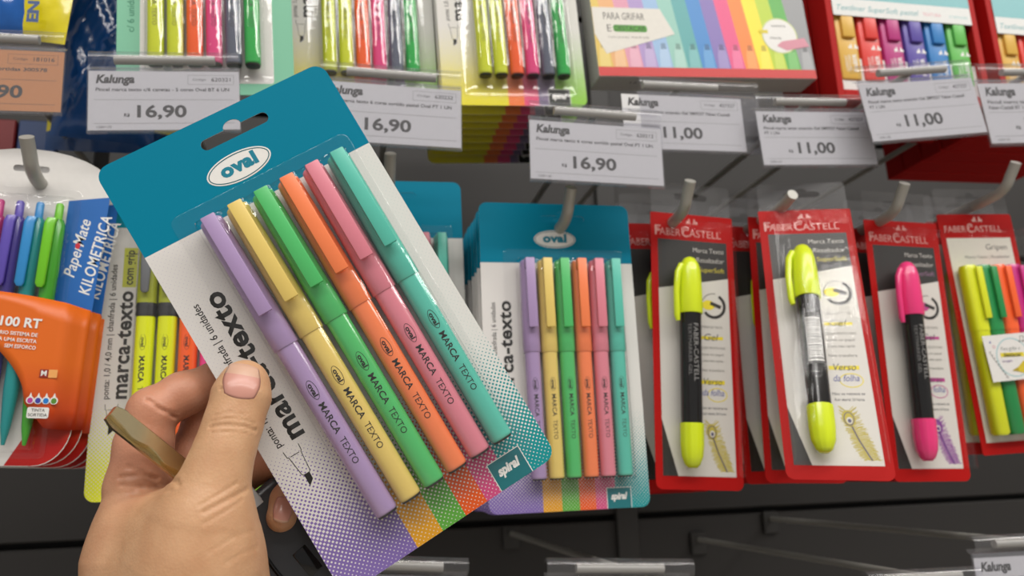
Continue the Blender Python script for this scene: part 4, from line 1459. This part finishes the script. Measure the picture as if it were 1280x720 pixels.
def surface_nets(f, lo, hi, h):
    n = np.ceil((hi - lo) / h).astype(int) + 1
    ax = [lo[i] + h * np.arange(n[i]) for i in range(3)]
    G = np.empty(n)
    for i in range(n[0]):
        yy, zz_ = np.meshgrid(ax[1], ax[2], indexing='ij')
        p = np.stack([np.full(yy.size, ax[0][i]), yy.ravel(), zz_.ravel()], 1)
        G[i] = f(p).reshape(n[1], n[2])
    ins = G < 0
    c = [ins[i:n[0] - 1 + i, j:n[1] - 1 + j, k:n[2] - 1 + k] for i in (0, 1) for j in (0, 1) for k in (0, 1)]
    cnt = sum(x.astype(int) for x in c)
    act = (cnt > 0) & (cnt < 8)
    idx = -np.ones(act.shape, int)
    ii = np.argwhere(act)
    idx[act] = np.arange(len(ii))
    acc = np.zeros((len(ii), 3)); w = np.zeros(len(ii))
    corners = [(i, j, k) for i in (0, 1) for j in (0, 1) for k in (0, 1)]
    for a in range(8):
        for b in range(a + 1, 8):
            A, B = corners[a], corners[b]
            if sum(abs(A[q] - B[q]) for q in range(3)) != 1: continue
            ga = G[ii[:, 0] + A[0], ii[:, 1] + A[1], ii[:, 2] + A[2]]
            gb = G[ii[:, 0] + B[0], ii[:, 1] + B[1], ii[:, 2] + B[2]]
            cr = (ga < 0) != (gb < 0)
            t = np.where(cr, ga / np.where(cr, ga - gb, 1), 0)
            pos = np.array(A)[None] + t[:, None] * (np.array(B) - np.array(A))[None]
            acc[cr] += pos[cr]; w[cr] += 1
    V = lo + (ii + acc / w[:, None]) * h
    faces = []
    for axis in range(3):
        sl0 = [slice(0, None)] * 3; sl1 = [slice(0, None)] * 3
        sl0[axis] = slice(0, n[axis] - 1); sl1[axis] = slice(1, n[axis])
        e = ins[tuple(sl0)] != ins[tuple(sl1)]
        flip = ins[tuple(sl0)]
        q = np.argwhere(e)
        o1, o2 = [x for x in range(3) if x != axis]
        ok = (q[:, o1] > 0) & (q[:, o2] > 0) & (q[:, o1] < n[o1] - 1) & (q[:, o2] < n[o2] - 1)
        q = q[ok]
        fl = flip[q[:, 0], q[:, 1], q[:, 2]]
        def cell(d1, d2):
            r = q.copy(); r[:, o1] += d1; r[:, o2] += d2
            return idx[r[:, 0], r[:, 1], r[:, 2]]
        quad = np.stack([cell(-1, -1), cell(0, -1), cell(0, 0), cell(-1, 0)], 1)
        if axis == 1: fl = ~fl
        quad[~fl] = quad[~fl][:, ::-1]
        faces.append(quad)
    return V, np.concatenate(faces)


def grad(f, p, e=2e-4):
    g = np.stack([f(p + np.eye(3)[i] * e) - f(p - np.eye(3)[i] * e) for i in range(3)], 1)
    return g / np.maximum(np.linalg.norm(g, axis=1), 1e-9)[:, None]


lo = np.array([-0.150, 0.305, 1.400 - 0.155]); hi = np.array([-0.055, 0.435, 1.400 + 0.062])
allp = np.array([c[0] for ch in (CH_THUMB, CH_INDEX, CH_MIDDLE, CH_RING, CH_PINKY) for c in ch])
lo = allp.min(0) - 0.034; hi = allp.max(0) + 0.014
lo[2] = P(220, 960, .37)[2]
HV, HF = surface_nets(hand_sdf, lo, hi, 0.00085)
for _ in range(2):
    HV = HV - grad(hand_sdf, HV) * np.clip(hand_sdf(HV), -.001, .001)[:, None]
HN = grad(hand_sdf, HV)


def cast(px, py):
    """first skin point along the ray through a photo pixel"""
    r = RW @ np.array([(px - 640) / FPX, (py - 360) / FPX, 1.0]); r /= np.linalg.norm(r)
    t = 0.28
    for _ in range(80):
        d = hand_sdf((CAM + r * t)[None])[0]
        t += max(d, 1e-4) * 0.8
        if d < 1e-4: break
    return CAM + r * t


def crease(pts, depth, width, rim=0.12):
    """press a skin fold along a polyline lying on the surface"""
    global HV
    width *= 0.72
    Q = [cast(*p) for p in pts]
    best = np.full(len(HV), 1e9)
    for a, b in zip(Q[:-1], Q[1:]):
        ab = b - a
        t = np.clip(((HV - a) @ ab) / max(ab @ ab, 1e-12), 0, 1)
        taper = 1.0
        best = np.minimum(best, np.linalg.norm(HV - (a + t[:, None] * ab), axis=1))
    g = np.exp(-(best / width) ** 2) - rim * np.exp(-((best - 2.1 * width) / width) ** 2)
    HV = HV - HN * (g * depth)[:, None]


# thumb knuckle folds, thumb-base folds, palm and finger flexion lines
crease([(262, 534), (283, 531), (306, 533), (320, 538)], .0007, .0009)
crease([(264, 527), (284, 523), (305, 525), (318, 530)], .0004, .0008)
crease([(268, 520), (286, 516), (306, 519)], .0003, .0007)
crease([(264, 541), (284, 540), (308, 541)], .0003, .0007)
crease([(255, 640), (275, 630), (298, 618), (309, 612)], .0006, .0012)
crease([(255, 655), (280, 640), (303, 624)], .0003, .0010)
crease([(250, 632), (272, 619), (296, 604)], .0004, .0009)
crease([(184, 499), (200, 512), (218, 521), (229, 525)], .0012, .0010)
crease([(196, 508), (210, 514), (222, 516)], .0005, .0008)
crease([(150, 597), (172, 594), (196, 598), (222, 602)], .0008, .0013)
crease([(150, 606), (178, 609), (205, 610), (224, 606)], .0006, .0012)
crease([(160, 584), (178, 590), (198, 605)], .0006, .0012)
crease([(165, 617), (190, 618), (214, 612)], .0004, .0012)
crease([(262, 462), (270, 474), (276, 486)], .0006, .0009)
crease([(282, 704), (302, 692), (322, 684)], .0002, .0011)
crease([(262, 690), (290, 672), (316, 664)], .0002, .0011)

skin = bpy.data.materials.new('skin'); skin.use_nodes = True
nt = skin.node_tree; b = nt.nodes['Principled BSDF']
ca = nt.nodes.new('ShaderNodeVertexColor'); ca.layer_name = 'tone'
tc = nt.nodes.new('ShaderNodeTexCoord')
n1 = nt.nodes.new('ShaderNodeTexNoise'); n1.inputs['Scale'].default_value = 90; n1.inputs['Detail'].default_value = 4
n2 = nt.nodes.new('ShaderNodeTexVoronoi'); n2.inputs['Scale'].default_value = 900
nt.links.new(tc.outputs['Object'], n1.inputs[0]); nt.links.new(tc.outputs['Object'], n2.inputs['Vector'])
mx = nt.nodes.new('ShaderNodeMix'); mx.data_type = 'RGBA'; mx.blend_type = 'MULTIPLY'; mx.inputs[0].default_value = 1
rp = nt.nodes.new('ShaderNodeValToRGB')
rp.color_ramp.elements[0].position = .3; rp.color_ramp.elements[0].color = (.86, .80, .76, 1)
rp.color_ramp.elements[1].position = .7; rp.color_ramp.elements[1].color = (1, 1, 1, 1)
nt.links.new(n1.outputs['Fac'], rp.inputs[0])
nt.links.new(ca.outputs[0], mx.inputs[6]); nt.links.new(rp.outputs[0], mx.inputs[7])
nt.links.new(mx.outputs[2], b.inputs['Base Color'])
b.inputs['Roughness'].default_value = 0.46
b.inputs['Specular IOR Level'].default_value = 0.4
b.inputs['Subsurface Weight'].default_value = 0.12
b.inputs['Subsurface Radius'].default_value = (1, .4, .25)
b.inputs['Subsurface Scale'].default_value = 0.0025
bp = nt.nodes.new('ShaderNodeBump'); bp.inputs['Strength'].default_value = .25; bp.inputs['Distance'].default_value = .0003
nt.links.new(n2.outputs['Distance'], bp.inputs['Height']); nt.links.new(bp.outputs[0], b.inputs['Normal'])

hm = bpy.data.meshes.new('person')
hm.from_pydata(HV.tolist(), [], HF.tolist()); hm.update()
hm.polygons.foreach_set('use_smooth', [True] * len(hm.polygons))
# skin tone: tan on the back of thumb and wrist, pinker on the palm side of the fingers
dth = chain_sdf(HV, CH_THUMB, .005); dix = np.minimum.reduce([chain_sdf(HV, c) for c in (CH_INDEX, CH_MIDDLE, CH_RING, CH_PINKY)])
pk_ = np.clip((dth - dix) / .012 + .35, 0, 1)
zlow = np.clip((HV[:, 2] - P(200, 640, .36)[2]) / .02, 0, 1)
pk_ = pk_ * (0.25 + 0.75 * zlow)
tan = np.array(lin('#CCA07A')[:3]); pink = np.array(lin('#C68C70')[:3])
col = tan[None] * (1 - pk_[:, None]) + pink[None] * pk_[:, None]
at = hm.color_attributes.new('tone', 'FLOAT_COLOR', 'POINT')
at.data.foreach_set('color', np.concatenate([col, np.ones((len(col), 1))], 1).ravel())
person = tag(link('person', hm, None, skin), 'bare left hand pinching the held highlighter pack and gripping a key', 'person')


def nail(c0, c1, half_px, normal_to, name='fingernail', lift=.0004, free=0.10):
    """nail plate from cuticle pixel c0 to free-edge pixel c1, laid on the skin"""
    nu, nv = 13, 15
    V, Fc = [], []
    c0 = np.array(c0, float); c1 = np.array(c1, float)
    ax = c1 - c0; L = np.linalg.norm(ax); ax /= L; sd = np.array([-ax[1], ax[0]])
    for j in range(nv):
        t = j / (nv - 1)
        wid = half_px * (0.80 + 0.26 * math.sin(math.pi * min(1, t * .9 + .05)))
        for i in range(nu):
            s = -1 + 2 * i / (nu - 1)
            arc = (0.10 * L) * (1 - s * s)
            q = c0 + ax * (t * L + (arc if t > .5 else -arc) * (abs(t - .5) * 2) ** 2) + sd * s * wid
            p = cast(*q)
            n = grad(hand_sdf, p[None])[0]
            e = min(1.0, (1 - abs(s)) * 6 + .05) * min(1, t * 8 + .05)
            V.append(p + n * (lift * e + (.0003 if j == nv - 1 else 0)))
    for j in range(nv - 1):
        for i in range(nu - 1):
            a = j * nu + i
            Fc.append((a, a + 1, a + nu + 1, a + nu))
    me = mesh(name, V, Fc, 80)
    o = link(name, me, person, [mat('#C88F80', 0.34, 0.05, 60, coat=0.15, name='nail_bed'), mat('#CBA28A', 0.36, 0.04, 60, coat=0.1, name='nail_edge')])
    me.polygons.foreach_set('material_index', [1 if (p.index // (nu - 1)) >= nv - 1 - max(1, round(free * nv)) else 0 for p in me.polygons])
    o.modifiers.new('t', 'SOLIDIFY').thickness = .0003
    return o


nail((299, 495), (305, 460), 22.5, None, free=.30)
nail((356, 623), (351, 650), 11.5, None, free=.08)

# ================================================================== CAR KEY
BRASS = mat('#CDBD95', 0.24, 0.06, 200, metal=0.95, name='brass_blade')
FOB = mat('#34363A', 0.34, 0.05, 80, name='fob_plastic')
GLOSSB = mat('#0B0B0C', 0.12, name='fob_gloss')
key = thing('car_key', 'car key with brass blade and black fob gripped in the palm', 'key')
KT = P(138, 516, .338); KB = P(300, 646, .3720)
KC = P(361, 687, .3905)
kx = Vector(KB - KT).normalized()
vdir = Vector(KB - CAM).normalized()
ky = (kx.cross(vdir)).normalized()          # across the blade, in the picture plane
if ky.z < 0: ky = -ky
kn = kx.cross(ky).normalized()
if kn.dot(vdir) > 0: kn = -kn               # towards the viewer
KM = Matrix((( kx.x, ky.x, kn.x, 0), (kx.y, ky.y, kn.y, 0), (kx.z, ky.z, kn.z, 0), (0, 0, 0, 1)))
tilt = Matrix.Rotation(math.radians(-24), 4, 'X')
key.matrix_world = Matrix.Translation(Vector(KT)) @ KM @ tilt
bl = (Vector(KB) - Vector(KT)).length
# blade: bar with a milled wavy groove along its lower edge
V, Fc = [], []
N = 36
for i in range(N + 1):
    t = i / N; x = t * bl
    hw = 4.3 * M * min(1, .72 + t * 6)
    cut = (1.5 + 0.75 * math.sin(t * 26)) * M if t < .62 else 0.2 * M
    prof = [(-hw, -1.4 * M), (-hw, 0.5 * M), (-hw + .4 * M + cut * .8, -0.3 * M), (-hw + .9 * M + cut, 1.4 * M), (hw - .4 * M, 1.4 * M), (hw, 1.0 * M), (hw, -1.4 * M)]
    V += [(x, a, b_) for a, b_ in prof]
K = 7
for i in range(N):
    for j in range(K):
        l = (j + 1) % K
        Fc.append((i * K + j, (i + 1) * K + j, (i + 1) * K + l, i * K + l))
Fc.append(tuple(range(K))); Fc.append(tuple(reversed([N * K + j for j in range(K)])))
me = mesh('blade', V, Fc, 30)
bm = bmesh.new(); bm.from_mesh(me); bmesh.ops.recalc_face_normals(bm, faces=bm.faces); bm.to_mesh(me); bm.free(); smooth(me, 30)
link('blade', me, key, BRASS)
fob = link('fob', None)
bpy.data.objects.remove(fob)
fm = box(-30 * M, 36 * M, -18 * M, 17 * M, -6.5 * M, 6.5 * M, 4.5 * M, 4)
inv = key.matrix_world.inverted()
f = link('fob', fm, key, FOB)
fx = Vector(P(410, 742, .394) - P(325, 640, .3885)).normalized()
fv = Vector(KC - CAM).normalized()
fy = fx.cross(fv).normalized(); fy = fy if fy.x > 0 else -fy
fn = fx.cross(fy).normalized(); fn = fn if fn.dot(fv) < 0 else -fn
FM = Matrix(((fx.x, fy.x, fn.x, KC[0]), (fx.y, fy.y, fn.y, KC[1]), (fx.z, fy.z, fn.z, KC[2]), (0, 0, 0, 1)))
f.matrix_local = inv @ FM
bt = link('button', box(2 * M, 15 * M, -0.5 * M, 6.5 * M, 5.8 * M, 6.9 * M, 0.5 * M), f, GLOSSB)
link('emblem_plate', box(-38 * M, -24 * M, -10 * M, 5 * M, 3.0 * M, 6.6 * M, 0.6 * M), f, mat('#C9CCCE', 0.3, metal=.3))
link('ridge', tube([(-27 * M, -6 * M, 6.0 * M), (-15 * M, -8.5 * M, 6.8 * M), (2 * M, -9.5 * M, 6.8 * M), (20 * M, -9.5 * M, 6.6 * M)], 0.9 * M, 8), f, GLOSSB)
